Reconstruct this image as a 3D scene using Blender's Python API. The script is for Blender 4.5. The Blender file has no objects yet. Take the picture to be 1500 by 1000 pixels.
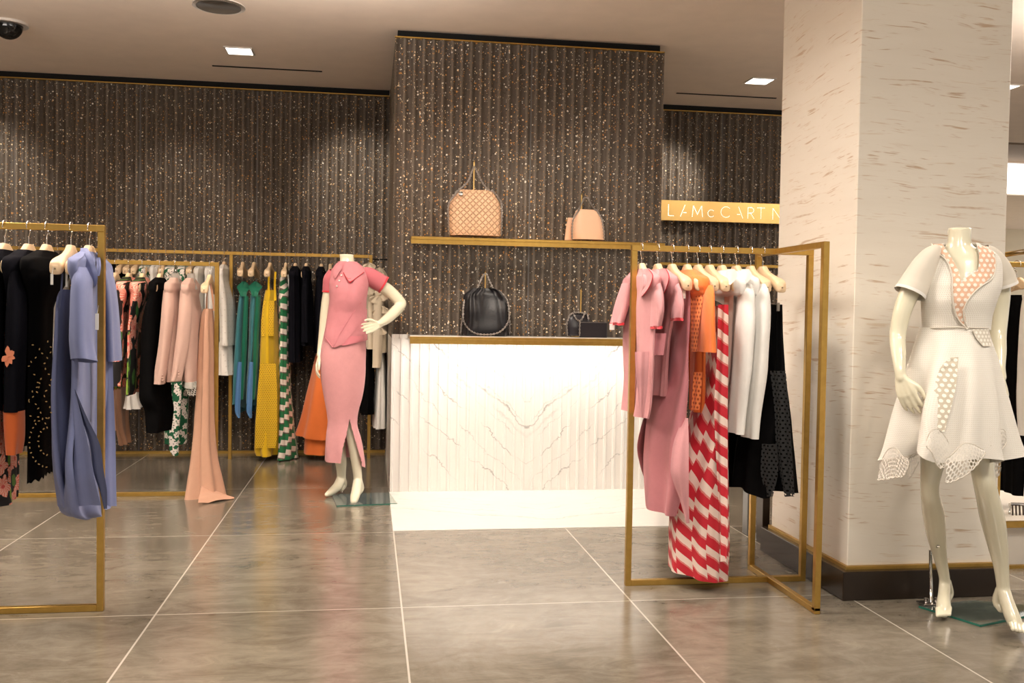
import bpy, math, random
import numpy as np
from mathutils import Vector, Matrix, noise
random.seed(7)
PI = math.pi
col = bpy.context.scene.collection
# ------------------------------------------------------------------ camera (fitted to the photograph)
F, YAW, PITCH, ROLL, H = 1393.63, 0.148934, -0.029864, 0.016256, 1.18
_f = np.array([math.sin(YAW)*math.cos(PITCH), math.cos(YAW)*math.cos(PITCH), math.sin(PITCH)])
_r = np.array([math.cos(YAW), -math.sin(YAW), 0.0]); _u = np.cross(_r, _f)
CR, CU = math.cos(ROLL)*_r+math.sin(ROLL)*_u, -math.sin(ROLL)*_r+math.cos(ROLL)*_u
EYE = np.array([0, 0, H])
cam = bpy.data.objects.new('camera', bpy.data.cameras.new('camera')); col.objects.link(cam)
cam.data.sensor_width = 36; cam.data.lens = F*36/1500; cam.data.clip_start = .05
cam.matrix_world = Matrix(((CR[0], CU[0], -_f[0], 0), (CR[1], CU[1], -_f[1], 0), (CR[2], CU[2], -_f[2], H), (0, 0, 0, 1)))
bpy.context.scene.camera = cam
def ray(x, y): return (x-750)*CR+(500-y)*CU+F*_f
def at(x, y, Y):                       # point of the vertical plane at distance Y seen at photo pixel x, y
    d = ray(x, y); return EYE+d*(Y/d[1])
def onfloor(x, y, z=0):
    d = ray(x, y); return EYE+d*((z-H)/d[2])
def proj(p):
    p = np.asarray(p)-EYE; z = p@_f
    return 750+F*(p@CR)/z, 500-F*(p@CU)/z
# ------------------------------------------------------------------ object helpers
WL = {}                                # world location of every object made here
def put(o, parent, loc):
    col.objects.link(o); base = WL[parent.name] if parent else np.zeros(3)
    if parent: o.parent = parent
    o.location = Vector(loc-base); WL[o.name] = np.array(loc, float)
def tag(o, label=None, cat=None, group=None, kind=None):
    for k, v in (('label', label), ('category', cat), ('group', group), ('kind', kind)):
        if v: o[k] = v
    return o
def thing(name, label, cat, loc, group=None):
    o = bpy.data.objects.new(name, None); o.empty_display_size = .05
    put(o, None, np.array(loc, float)); return tag(o, label, cat, group)
class MB:
    def __init__(s): s.v = []; s.f = []; s.uv = []; s.n = 0; s.sm = []
    def add(s, verts, faces, uvs=None, smooth=True):
        verts = np.asarray(verts, float).reshape(-1, 3); b = s.n
        s.v.append(verts); s.n += len(verts)
        for f in faces: s.f.append(tuple(int(i)+b for i in f)); s.sm.append(smooth)
        s.uv.append(np.zeros((len(verts), 2)) if uvs is None else np.asarray(uvs, float)); return s
    def box(s, a, b, bev=0.0):
        a, b = np.minimum(a, b), np.maximum(a, b)
        if bev <= 0:
            v = [(x, y, z) for x in (a[0], b[0]) for y in (a[1], b[1]) for z in (a[2], b[2])]
            return s.add(v, [(0, 1, 3, 2), (4, 6, 7, 5), (0, 4, 5, 1), (2, 3, 7, 6), (0, 2, 6, 4), (1, 5, 7, 3)], smooth=False)
        v = []; idx = {}
        for i in (0, 1):
            for j in (0, 1):
                for k in (0, 1):
                    for ax in range(3):
                        p = [(a, b)[t][q] for q, t in enumerate((i, j, k))]
                        for q, t in enumerate((i, j, k)):
                            if q != ax: p[q] += bev*(1-2*t)
                        idx[i, j, k, ax] = len(v); v.append(p)
        fs = []
        for ax in range(3):
            o = [q for q in range(3) if q != ax]
            for t in (0, 1):
                fs.append([idx[tuple({ax: t, o[0]: p, o[1]: q}[r] for r in range(3))+(ax,)] for p, q in ((0, 0), (1, 0), (1, 1), (0, 1))])
            for p in (0, 1):
                for q in (0, 1):
                    g = lambda t, e: idx[tuple({ax: t, o[0]: p, o[1]: q}[r] for r in range(3))+(e,)]
                    fs.append([g(0, o[0]), g(1, o[0]), g(1, o[1]), g(0, o[1])])
        for i in (0, 1):
            for j in (0, 1):
                for k in (0, 1): fs.append([idx[i, j, k, ax] for ax in range(3)])
        return s.add(v, fs, smooth=False)
    def grid(s, P, closed=False, uv=None, capa=False, capb=False):
        P = np.asarray(P, float); m, n = P.shape[:2]; fs = []
        for i in range(m-1):
            for j in range(n if closed else n-1):
                k = (j+1) % n; fs.append((i*n+j, i*n+k, (i+1)*n+k, (i+1)*n+j))
        if capa: fs.append(tuple(range(n)))
        if capb: fs.append(tuple((m-1)*n+j for j in range(n))[::-1])
        return s.add(P.reshape(-1, 3), fs, None if uv is None else np.asarray(uv).reshape(-1, 2))
    def tube(s, pts, r, n=8, caps=True, sub=0, flat=None):
        pts = np.asarray(pts, float); r = np.full(len(pts), r, float) if np.isscalar(r) else np.asarray(r, float)
        if sub: pts, r = smooth_path(np.c_[pts, r], sub)[:, :3], smooth_path(np.c_[pts, r], sub)[:, 3]
        T = np.gradient(pts, axis=0); T /= np.linalg.norm(T, axis=1)[:, None]+1e-9
        up = np.array([0, 0, 1.]) if abs(T[0][2]) < .9 else np.array([0, 1., 0]); R = []
        A = np.cross(T[0], up)
        for i, t in enumerate(T):
            A = A-t*(A@t); A /= np.linalg.norm(A)+1e-9; B = np.cross(t, A)
            th = np.arange(n)*2*PI/n
            R.append(pts[i]+r[i]*(np.cos(th)[:, None]*A+np.sin(th)[:, None]*B))
        return s.grid(R, True, capa=caps, capb=caps)
    def ball(s, c, r, nu=14, nv=9):
        r = np.array([r]*3 if np.isscalar(r) else r, float); R = []
        for i in range(nv+1):
            a = PI*i/nv; a = min(max(a, .03), PI-.03)
            R.append([np.asarray(c)+r*np.array([math.sin(a)*math.cos(t), math.sin(a)*math.sin(t), math.cos(a)]) for t in np.arange(nu)*2*PI/nu])
        return s.grid(R, True, capa=True, capb=True)
    def disc(s, c, r, h, n=32):            # short upright cylinder with its top at c
        R = [[np.asarray(c)+np.array([q*math.cos(t), q*math.sin(t), dz]) for t in np.arange(n)*2*PI/n] for q, dz in ((r, 0), (r, -h))]
        return s.grid(R, True, capa=True, capb=True)
    def build(s, name, mat, parent=None, smooth=None, loc=None, mods=()):
        V = np.vstack(s.v); UV = np.vstack(s.uv)
        if loc is None:
            loc = WL[parent.name] if parent else np.array([(V[:, 0].min()+V[:, 0].max())/2, (V[:, 1].min()+V[:, 1].max())/2, V[:, 2].min()])
        me = bpy.data.meshes.new(name); me.from_pydata((V-loc).tolist(), [], s.f)
        me.polygons.foreach_set('use_smooth', [(x if smooth is None else smooth) for x in s.sm])
        l = me.uv_layers.new(name='UVMap'); li = np.zeros(len(me.loops), int); me.loops.foreach_get('vertex_index', li)
        l.data.foreach_set('uv', UV[li].ravel()); me.materials.append(mat); me.update()
        o = bpy.data.objects.new(name, me); put(o, parent, np.array(loc, float))
        return o
def smooth_path(P, sub):
    P = np.asarray(P, float); Q = []
    E = np.vstack([2*P[0]-P[1], P, 2*P[-1]-P[-2]])
    for i in range(1, len(E)-2):
        for k in range(sub):
            t = k/sub; a, b, c, d = E[i-1:i+3]
            Q.append(.5*((2*b)+(c-a)*t+(2*a-5*b+4*c-d)*t*t+(3*b-a-3*c+d)*t**3))
    Q.append(P[-1]); return np.array(Q)
def lerp_rows(rows, sub):
    P = np.asarray(rows, float); Q = []       # monotone in rows, smooth-step free: piecewise cubic without overshoot
    for i in range(len(P)-1):
        m0 = (P[i+1]-P[max(i-1, 0)])/2; m1 = (P[min(i+2, len(P)-1)]-P[i])/2; d = P[i+1]-P[i]
        lim = lambda m: np.where(np.sign(m) == np.sign(d), np.sign(d)*np.minimum(abs(m), 2*abs(d)), 0)
        m0, m1 = lim(m0), lim(m1)
        for k in range(sub):
            t = k/sub; Q.append(P[i]*(2*t**3-3*t*t+1)+m0*(t**3-2*t*t+t)+P[i+1]*(-2*t**3+3*t*t)+m1*(t**3-t*t))
    Q.append(P[-1]); return np.array(Q)
# ------------------------------------------------------------------ materials
class NT:
    def __init__(s, name):
        s.m = bpy.data.materials.new(name); s.m.use_nodes = True; s.t = s.m.node_tree; s.t.nodes.clear()
        s.out = s.n('ShaderNodeOutputMaterial'); s.b = s.n('ShaderNodeBsdfPrincipled'); s.l(s.b.outputs[0], s.out.inputs[0])
    def n(s, t, **k):
        x = s.t.nodes.new(t)
        for a, b in k.items(): setattr(x, a, b)
        return x
    def l(s, a, b): s.t.links.new(a, b)
    def put(s, sock, v):
        if hasattr(v, 'links') or isinstance(v, bpy.types.NodeSocket): s.l(v, sock)
        elif v is not None:
            try: sock.default_value = v
            except Exception: sock.default_value = tuple(v)+(1,)
    def set(s, **k):
        for a, b in k.items(): s.put(s.b.inputs[a.replace('_', ' ')], b)
        return s
    def math(s, op, a, b=None, c=None, clamp=False):
        x = s.n('ShaderNodeMath', operation=op, use_clamp=clamp)
        for i, v in enumerate((a, b, c)): s.put(x.inputs[i], v)
        return x.outputs[0]
    def vec(s, op, a, b=None):
        x = s.n('ShaderNodeVectorMath', operation=op); s.put(x.inputs[0], a)
        if b is not None: s.put(x.inputs[1] if op != 'SCALE' else x.inputs[3], b)
        return x.outputs['Value' if op in ('LENGTH', 'DISTANCE') else 0]
    def coord(s, which='Object'): return s.n('ShaderNodeTexCoord').outputs[which]
    def sep(s, v):
        x = s.n('ShaderNodeSeparateXYZ'); s.l(v, x.inputs[0]); return x.outputs
    def comb(s, x, y, z=0.0):
        c = s.n('ShaderNodeCombineXYZ')
        for i, v in enumerate((x, y, z)): s.put(c.inputs[i], v)
        return c.outputs[0]
    def noise(s, v, scale, detail=3, rough=.55, dist=0, col=False):
        x = s.n('ShaderNodeTexNoise'); s.put(x.inputs['Vector'], v); x.inputs['Scale'].default_value = scale
        x.inputs['Detail'].default_value = detail; x.inputs['Roughness'].default_value = rough; x.inputs['Distortion'].default_value = dist
        return x.outputs[1 if col else 0]
    def vor(s, v, scale, rand=1.0, feature='F1', dim='3D'):
        x = s.n('ShaderNodeTexVoronoi', feature=feature, voronoi_dimensions=dim); s.put(x.inputs['Vector'], v)
        x.inputs['Scale'].default_value = scale; x.inputs['Randomness'].default_value = rand; return x.outputs
    def ramp(s, f, stops, const=False):
        x = s.n('ShaderNodeValToRGB'); s.l(f, x.inputs[0]); e = x.color_ramp.elements
        if const: x.color_ramp.interpolation = 'CONSTANT'
        while len(e) < len(stops): e.new(.5)
        for el, (p, c) in zip(e, stops): el.position = p; el.color = tuple(c)+(1,) if len(c) == 3 else c
        return x.outputs[0]
    def mix(s, f, a, b, mode='MIX'):
        x = s.n('ShaderNodeMix', data_type='RGBA', blend_type=mode); s.put(x.inputs[0], f)
        s.put(x.inputs[6], a if not isinstance(a, tuple) or len(a) == 4 else a+(1,)); s.put(x.inputs[7], b if not isinstance(b, tuple) or len(b) == 4 else b+(1,)); return x.outputs[2]
    def sstep(s, x, lo, hi):
        m = s.n('ShaderNodeMapRange', interpolation_type='SMOOTHSTEP'); s.put(m.inputs[0], x)
        m.inputs[1].default_value = lo; m.inputs[2].default_value = hi; return m.outputs[0]
    def bump(s, h, strength=.5, dist=.01):
        x = s.n('ShaderNodeBump'); s.l(h, x.inputs['Height']); x.inputs['Strength'].default_value = strength; x.inputs['Distance'].default_value = dist
        s.l(x.outputs[0], s.b.inputs['Normal']); return s
    def hexdots(s, uv, cell):              # distance to the nearest point of a hexagonal lattice, in cells
        x, y, _ = s.sep(uv); px = s.math('DIVIDE', x, cell); py = s.math('DIVIDE', y, cell*1.732); ds = []
        for o in (0., .5):
            fx = s.math('SUBTRACT', s.math('FRACT', s.math('ADD', px, o)), .5)
            fy = s.math('MULTIPLY', s.math('SUBTRACT', s.math('FRACT', s.math('ADD', py, o)), .5), 1.732)
            ds.append(s.math('SQRT', s.math('ADD', s.math('MULTIPLY', fx, fx), s.math('MULTIPLY', fy, fy))))
        return s.math('MINIMUM', *ds)
def c255(r, g, b):
    f = lambda c: (c/255/12.92) if c/255 < .04045 else ((c/255+.055)/1.055)**2.4
    return (f(r), f(g), f(b))
def plain(name, color, rough=.5, metal=0., bump=0, scale=200, **k):
    n = NT(name); c = n.coord(); nz = n.noise(c, 6, 3)
    n.set(Base_Color=n.mix(nz, tuple(x*.92 for x in color), tuple(min(1, x*1.06) for x in color)), Roughness=rough, Metallic=metal, **k)
    if bump: n.bump(n.noise(c, scale, 2), bump, .002)
    return n.m
def fabric(name, color, rough=.85, weave=900, sheen=.25, mottle=.12):
    n = NT(name); c = n.coord(); nz = n.noise(c, 14, 4, .7); fine = n.noise(c, weave, 2)
    m = n.math('ADD', n.math('MULTIPLY', nz, .6), n.math('MULTIPLY', fine, .4))
    n.set(Base_Color=n.mix(m, tuple(x*(1-mottle) for x in color), tuple(min(1, x*(1+mottle)) for x in color)), Roughness=rough, Sheen_Weight=sheen, Sheen_Roughness=.5)
    n.b.inputs['Specular IOR Level'].default_value = .25 if max(color) > .02 else .04
    n.bump(n.math('ADD', fine, n.noise(n.vec('MULTIPLY', c, (40, 40, 6)), 1, 3)), .35, .002); return n.m
BRASS = NT('brushed_brass'); _c = BRASS.coord(); _n = BRASS.noise(BRASS.vec('MULTIPLY', _c, (30, 30, 30)), 1, 4)
BRASS.set(Base_Color=BRASS.mix(_n, (.42, .25, .055), (.60, .38, .10)), Metallic=.85, Roughness=.33); BRASS = BRASS.m
GOLD = plain('satin_gold', (.72, .48, .17), .32, .9)
CHROME = plain('chrome', (.75, .74, .72), .15, 1.)
GUN = plain('gunmetal', (.34, .31, .29), .28, 1.)
BLACKGAP = plain('black_gap', (.004, .0035, .003), .9)
WOOD = NT('pale_wood'); _c = WOOD.coord(); _w = WOOD.noise(WOOD.vec('MULTIPLY', _c, (25, 6, 40)), 1, 4, .6)
WOOD.set(Base_Color=WOOD.mix(_w, (.66, .46, .27), (.82, .63, .42)), Roughness=.42); WOOD = WOOD.m
MANN = plain('cream_gloss_mannequin', (.74, .70, .54), .2, Coat_Weight=.5, Coat_Roughness=.08)
WHITEP = plain('white_card', (.85, .84, .80), .6)
GREYFELT = fabric('grey_felt', (.30, .27, .24))
# -- room surfaces
def terrazzo(name, seams, tone=1.0, per=.0749, x0=0., fl=1.):
    n = NT(name); c = n.coord(); x, y, z = n.sep(c)
    big = n.noise(n.vec('MULTIPLY', c, (3, 3, .8)), 1, 5, .65); sm = n.noise(c, 26, 4, .7)
    base = n.mix(n.math('ADD', n.math('MULTIPLY', big, .65), n.math('MULTIPLY', sm, .35)), tuple(t*tone for t in (.034, .025, .018)), tuple(t*tone for t in (.165, .128, .098)))
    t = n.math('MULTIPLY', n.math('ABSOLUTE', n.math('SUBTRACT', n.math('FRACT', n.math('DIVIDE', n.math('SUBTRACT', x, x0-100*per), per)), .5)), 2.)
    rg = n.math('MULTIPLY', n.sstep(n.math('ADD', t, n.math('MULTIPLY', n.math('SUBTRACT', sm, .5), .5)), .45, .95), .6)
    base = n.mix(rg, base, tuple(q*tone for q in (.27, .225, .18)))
    warp = n.vec('ADD', c, n.vec('SCALE', n.noise(c, 60, 2, .5, col=True), .012))
    for sc, thr, cols in ((50, .11, ((.9, .72, .46), (.60, .28, .07), (.85, .80, .70), (.42, .24, .10))), (85, .12, ((.8, .62, .38), (.5, .25, .08), (.75, .7, .62), (.02, .015, .01)))):
        v = n.vor(warp, sc); r, g, b = n.sep(v['Color'])
        m = n.math('MULTIPLY', n.math('LESS_THAN', v['Distance'], n.math('MULTIPLY_ADD', g, .24*fl, thr)), n.math('GREATER_THAN', r, .55))
        base = n.mix(m, base, n.ramp(b, [(i/4, q) for i, q in enumerate(cols)], True))
    for s0 in seams:
        base = n.mix(n.math('LESS_THAN', n.math('ABSOLUTE', n.math('SUBTRACT', x, s0)), .005), base, (.13, .12, .115))
    n.set(Base_Color=base, Roughness=n.math('MULTIPLY_ADD', sm, .4, .3)); n.b.inputs['Specular IOR Level'].default_value = .4
    n.bump(n.math('ADD', sm, n.noise(c, 90, 3)), .7, .006); return n.m
def marble(name, xc, floor=False):
    n = NT(name); c = n.coord(); x, y, z = n.sep(c)
    u = n.math('ABSOLUTE', n.math('SUBTRACT', x, xc)); w = y if floor else z
    q = n.comb(u, w, 0.)
    big = n.noise(q, 3.2, 4, .6); wob = n.noise(q, 17, 6, .75); wd_ = n.noise(q, 9, 3)
    off = n.math('ADD', n.math('MULTIPLY', n.math('SUBTRACT', big, .5), .20), n.math('MULTIPLY', n.math('SUBTRACT', wob, .5), .075))
    colr = n.mix(n.noise(q, 3, 5, .6), (.70, .675, .635), (.79, .775, .745)); k = .42 if floor else .88
    for z0, wd, st, fs, sh in ((.425, .012, 1., 2.3, 0), (.46, .006, .6, 4.1, .3), (.17, .007, .9, 3.3, .5), (-.10, .007, .8, 5.7, .9), (.60, .005, .55, 4., 1.3), (.36, .020, .30, 6., .1), (-.32, .007, .7, 3.1, 1.7), (.03, .005, .6, 4.7, 2.1), (.30, .004, .6, 7.7, 2.6)):
        if floor: z0 = -.1-.55*z0
        d = n.math('ABSOLUTE', n.math('ADD', n.math('SUBTRACT', n.math('SUBTRACT', w, z0), n.math('MULTIPLY', u, k)), n.math('ADD', off, n.math('MULTIPLY', n.math('SUBTRACT', n.noise(n.vec('ADD', q, (sh, sh*2, 0)), 6, 5, .7), .5), .10 if sh else .03))))
        line = n.math('SUBTRACT', 1, n.sstep(n.math('DIVIDE', d, n.math('MULTIPLY_ADD', wd_, 1.6, .15)), 0, wd*1.15)); fade = n.sstep(n.noise(n.vec('ADD', q, (sh, 0, 0)), fs, 4, .6), .38, .60)
        colr = n.mix(n.math('MULTIPLY', n.math('MULTIPLY', line, fade), st*(.4 if floor else .85)), colr, (.20, .19, .185))
    n.set(Base_Color=colr, Roughness=.16 if floor else .3); return n.m
def floor_mat():
    n = NT('polished_concrete'); c = n.coord(); x, y, z = n.sep(c)
    def grout(v, o, p, wd):
        f = n.math('FRACT', n.math('DIVIDE', n.math('SUBTRACT', v, o-50*p), p))
        d = n.math('MULTIPLY', n.math('MINIMUM', f, n.math('SUBTRACT', 1, f)), p); return n.math('LESS_THAN', d, wd)
    g = n.math('MAXIMUM', grout(x, .14, .941, .0035), grout(y, 3.78, 1.305, .003))
    cell = n.comb(n.math('FLOOR', n.math('DIVIDE', n.math('SUBTRACT', x, .14-47.05), .941)), n.math('FLOOR', n.math('DIVIDE', n.math('SUBTRACT', y, 3.78-65.25), 1.305)), 0.)
    wn = n.n('ShaderNodeTexWhiteNoise'); n.l(cell, wn.inputs['Vector'])
    sh = n.vec('ADD', c, n.vec('SCALE', wn.outputs['Color'], 9.))
    cl = n.noise(sh, 1.6, 7, .68, .6); st = n.noise(n.vec('MULTIPLY', sh, (2, 5, 1)), 2.2, 6, .72, 1.2)
    b = n.mix(n.sstep(n.math('ADD', n.math('MULTIPLY', cl, .55), n.math('MULTIPLY', st, .45)), .3, .72), (.105, .088, .064), (.27, .235, .185))
    b = n.mix(n.math('MULTIPLY', n.sstep(n.noise(sh, 3.1, 8, .75, 1.5), .60, .72), .35), b, (.40, .35, .285))
    b = n.mix(n.math('MULTIPLY', n.math('SUBTRACT', wn.outputs['Value'], .5), .35), b, (.08, .07, .06))
    b = n.mix(g, b, (.48, .44, .38))
    n.set(Base_Color=b, Roughness=n.math('MULTIPLY_ADD', st, .12, .12)); n.b.inputs['Specular IOR Level'].default_value = .85
    n.bump(n.math('ADD', n.math('MULTIPLY', st, .6), n.math('MULTIPLY', g, -1.)), .06, .004); return n.m
def column_mat():
    n = NT('striated_cream_stone'); c = n.coord(); x, y, z = n.sep(c)
    u = n.math('ADD', x, y); zz = n.math('ADD', n.math('MULTIPLY_ADD', u, .05, z), n.math('MULTIPLY', n.noise(n.comb(n.math('MULTIPLY', u, 3), n.math('MULTIPLY', z, 3), 0.), 1., 2), .05))
    b = n.mix(n.noise(n.comb(n.math('MULTIPLY', u, 2), n.math('MULTIPLY', zz, 14), 0.), 1., 4), (.76, .70, .61), (.84, .79, .71)); hs = 0.
    for fu, fz, lo, hi, fl, st, cl in ((3.4, 62, .60, .67, .46, .85, (.46, .28, .14)), (5.5, 120, .60, .69, .44, .65, (.55, .38, .23)), (2.0, 48, .60, .67, .50, .6, (.62, .47, .30)), (9., 105, .62, .70, .45, .6, (.46, .27, .14))):
        w = n.noise(n.comb(n.math('MULTIPLY', u, fu), n.math('MULTIPLY', zz, fz), fu), 1.0, 3, .55, .3)
        fd = n.sstep(n.noise(n.comb(n.math('MULTIPLY', u, 4.5), n.math('MULTIPLY', zz, 7), fz), 1., 3, .55), fl+.025, fl+.11)
        b = n.mix(n.math('MULTIPLY', n.math('MULTIPLY', n.sstep(w, lo, hi), fd), st*.8), b, cl)
    n.set(Base_Color=b, Roughness=.40); n.bump(n.noise(n.comb(n.math('MULTIPLY', u, 6), n.math('MULTIPLY', zz, 90), 0.), 1., 4), .15, .003); return n.m
# -- patterned cloth
def floral(name, bg, scale=9, leaf=True, pet=((.86, .22, .15), (.95, .56, .46), (.75, .10, .09))):
    n = NT(name); c = n.coord('UV'); c = n.vec('ADD', c, n.vec('SCALE', n.noise(c, 22, 3, .6, col=True), .035))
    base = bg
    if leaf:
        v = n.vor(n.vec('ADD', n.vec('MULTIPLY', c, (1.5, .8, 1)), (3.3, 1.7, 0)), scale*1.25, 1., dim='2D'); r, g, b_ = n.sep(v['Color'])
        m = n.math('MULTIPLY', n.math('LESS_THAN', v['Distance'], .36), n.math('GREATER_THAN', r, .42))
        base = n.mix(m, base, n.mix(g, (.02, .16, .05), (.26, .42, .04)))
    v = n.vor(c, scale, 1., dim='2D'); r, g, b_ = n.sep(v['Color'])
    rel = n.vec('SUBTRACT', n.vec('SCALE', c, scale), n.vec('SCALE', v['Position'], scale)); dx, dy, _ = n.sep(rel)
    ang = n.math('ARCTAN2', dy, dx); lob = n.math('MULTIPLY_ADD', n.math('SINE', n.math('MULTIPLY_ADD', ang, 5., n.math('MULTIPLY', r, 6.))), .10, .47)
    m = n.math('MULTIPLY', n.math('LESS_THAN', v['Distance'], lob), n.math('GREATER_THAN', g, .12))
    str_ = n.math('SINE', n.math('MULTIPLY_ADD', ang, 17., n.math('MULTIPLY', v['Distance'], 14)))
    pc = n.mix(n.sstep(n.math('ADD', n.math('MULTIPLY', str_, .35), n.math('MULTIPLY', n.noise(c, 60, 2), .9)), .2, .8), pet[0], pet[1])
    pc = n.mix(n.math('LESS_THAN', v['Distance'], .09), pc, pet[2])
    n.set(Base_Color=n.mix(m, base, pc), Roughness=.75); n.bump(n.noise(c, 500, 2), .2, .002); return n.m
def stripes(name, ca, cb, period, slope, jag, cc=None):
    n = NT(name); x, y, _ = n.sep(n.coord('UV'))
    seg = n.math('FRACT', n.math('DIVIDE', x, jag)); saw = n.math('MULTIPLY', n.math('SUBTRACT', seg, .5), period*.30)
    st = n.math('FRACT', n.math('DIVIDE', n.math('ADD', n.math('ADD', y, n.math('MULTIPLY', x, slope)), saw), period))
    ed = n.math('ADD', st, n.math('MULTIPLY', n.math('SUBTRACT', n.noise(n.comb(n.math('MULTIPLY', x, 30), n.math('MULTIPLY', y, 8), 0.), 1., 3), .5), .18))
    cl = n.mix(n.math('GREATER_THAN', ed, .56), ca, cb)
    if cc: cl = n.mix(n.math('MULTIPLY', n.math('GREATER_THAN', ed, .50), n.math('LESS_THAN', ed, .60)), cl, cc)
    n.set(Base_Color=cl, Roughness=.7, Sheen_Weight=.1); n.bump(n.noise(n.coord('UV'), 400, 2), .2, .002); return n.m
def netcloth(name, color, cell, hole, color2=None, alpha=True, rough=.8, vmin=None, vmax=None):
    n = NT(name); uv = n.coord('UV'); d = n.hexdots(uv, cell); m = n.math('LESS_THAN', d, hole)
    if vmin is not None:
        y = n.sep(uv)[1]
        m = n.math('MULTIPLY', m, n.math('MULTIPLY', n.math('GREATER_THAN', y, vmin), n.math('LESS_THAN', y, vmax)))
    if alpha: n.set(Base_Color=color, Alpha=n.math('SUBTRACT', 1, m))
    else: n.set(Base_Color=n.mix(m, color, color2))
    n.set(Roughness=rough, Sheen_Weight=.1); n.bump(n.math('ADD', n.math('MULTIPLY', d, 2), n.noise(uv, 300, 2)), .4, .002); return n.m
def eyelet(name):
    n = NT(name); uv = n.coord('UV'); x, y, _ = n.sep(uv)
    yy = n.math('DIVIDE', n.math('SUBTRACT', y, .30), .17); xx = n.math('DIVIDE', n.math('SUBTRACT', n.math('FRACT', n.math('MULTIPLY', x, 5.)), .5), 1.0)
    r = n.math('SQRT', n.math('ADD', n.math('MULTIPLY', xx, xx), n.math('MULTIPLY', yy, n.math('MULTIPLY', yy, .6)))); a = n.math('ARCTAN2', yy, xx)
    rr = n.math('SUBTRACT', n.math('FRACT', n.math('MULTIPLY', r, 4.5)), .5); aa = n.math('SUBTRACT', n.math('FRACT', n.math('MULTIPLY', a, 4.)), .5)
    d = n.math('SQRT', n.math('ADD', n.math('MULTIPLY', rr, rr), n.math('MULTIPLY', n.math('MULTIPLY', aa, aa), 1.6)))
    m = n.math('MULTIPLY', n.math('LESS_THAN', d, .24), n.math('MULTIPLY', n.math('GREATER_THAN', y, .16), n.math('LESS_THAN', y, .66)))
    n.set(Base_Color=n.mix(m, (.006, .006, .008), (.30, .20, .08)), Roughness=.8, Sheen_Weight=.15); return n.m
def quilt(name, color):
    n = NT(name); x, y, z = n.sep(n.coord()); p = .040; hs = []
    for sgn in (1., -1.):
        t = n.math('FRACT', n.math('DIVIDE', n.math('ADD', n.math('MULTIPLY_ADD', x, sgn, z), 5.), p)); hs.append(n.math('SUBTRACT', 1, n.math('ABSOLUTE', n.math('MULTIPLY_ADD', t, 2., -1.))))
    h = n.sstep(n.math('MINIMUM', *hs), 0, .35)
    n.set(Base_Color=n.mix(h, tuple(k*.72 for k in color), color), Roughness=.5); n.bump(h, .8, .006); return n.m
PINK = fabric('pink_marl_knit', (.56, .215, .245), sheen=.1, weave=500, mottle=.2)
PINKL = fabric('pale_pink_marl_knit', (.60, .285, .30), sheen=.1, weave=500, mottle=.2)
REDTRIM = fabric('red_trim', (.62, .035, .05))
BLUSH = fabric('blush_suiting', (.56, .375, .315), sheen=.1); NUDE = fabric('nude_crepe', (.56, .325, .225), sheen=.1); NUDED = fabric('dark_nude', (.42, .22, .13))
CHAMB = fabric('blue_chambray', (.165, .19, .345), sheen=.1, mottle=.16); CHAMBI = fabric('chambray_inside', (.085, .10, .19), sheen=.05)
BLACK = fabric('black_cloth', (.0035, .0033, .0036), sheen=0); BLACKK = fabric('black_knit', (.006, .006, .009), sheen=0)
ORANGE = fabric('bright_orange_crepe', (.87, .205, .045)); RUST = fabric('rust_orange_knit', (.60, .125, .03))
YELLOW = fabric('yellow_cloth', (.74, .46, .012)); YELLOWL = netcloth('yellow_eyelet', (.70, .43, .012), .016, .26, (.33, .18, .0), False)
GREEN = fabric('emerald_satin', (.005, .15, .085), rough=.5); TEAL = fabric('teal_satin', (.03, .16, .19), rough=.5); BLUE = fabric('steel_blue_satin', (.08, .20, .42), rough=.5)
WHITE = fabric('white_cotton', (.72, .69, .64), sheen=.1); WHITEB = fabric('bright_white_cotton', (.78, .76, .73), sheen=.1); CREAM = fabric('cream_knit', (.70, .60, .46), weave=160)
FLOR = floral('coral_floral_print', (.006, .005, .006), 7.); FLORS = floral('small_coral_floral', (.008, .007, .009), 13)
FLORG = floral('white_green_floral', (.006, .11, .045), 22, False, ((.85, .78, .72), (.80, .72, .68), (.06, .04, .04)))
STRG = stripes('green_white_stripe', (.008, .17, .055), (.82, .72, .64), .098, -.30, .065, (.14, .1, .08))
STRR = stripes('red_white_stripe', (.58, .012, .03), (.86, .68, .60), .086, .34, .075, (.72, .22, .2))
ONET = netcloth('orange_mesh', (.90, .26, .08), .020, .27, (.42, .07, .015), False)
BNET = netcloth('black_mesh', (.008, .008, .009), .018, .22); WHOLE = netcloth('white_hem_lace', (.80, .76, .69), .0165, .36)
WDOT = netcloth('white_dotted_lace', (.83, .79, .72), .009, .2, (.72, .66, .57), False); NDOT = netcloth('nude_dotted_lace', (.70, .44, .31), .021, .30, (.84, .76, .68), False)
WEYE = netcloth('white_eyelet_tiers', (.82, .78, .73), .05, .10, (.66, .60, .54), False)
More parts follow.
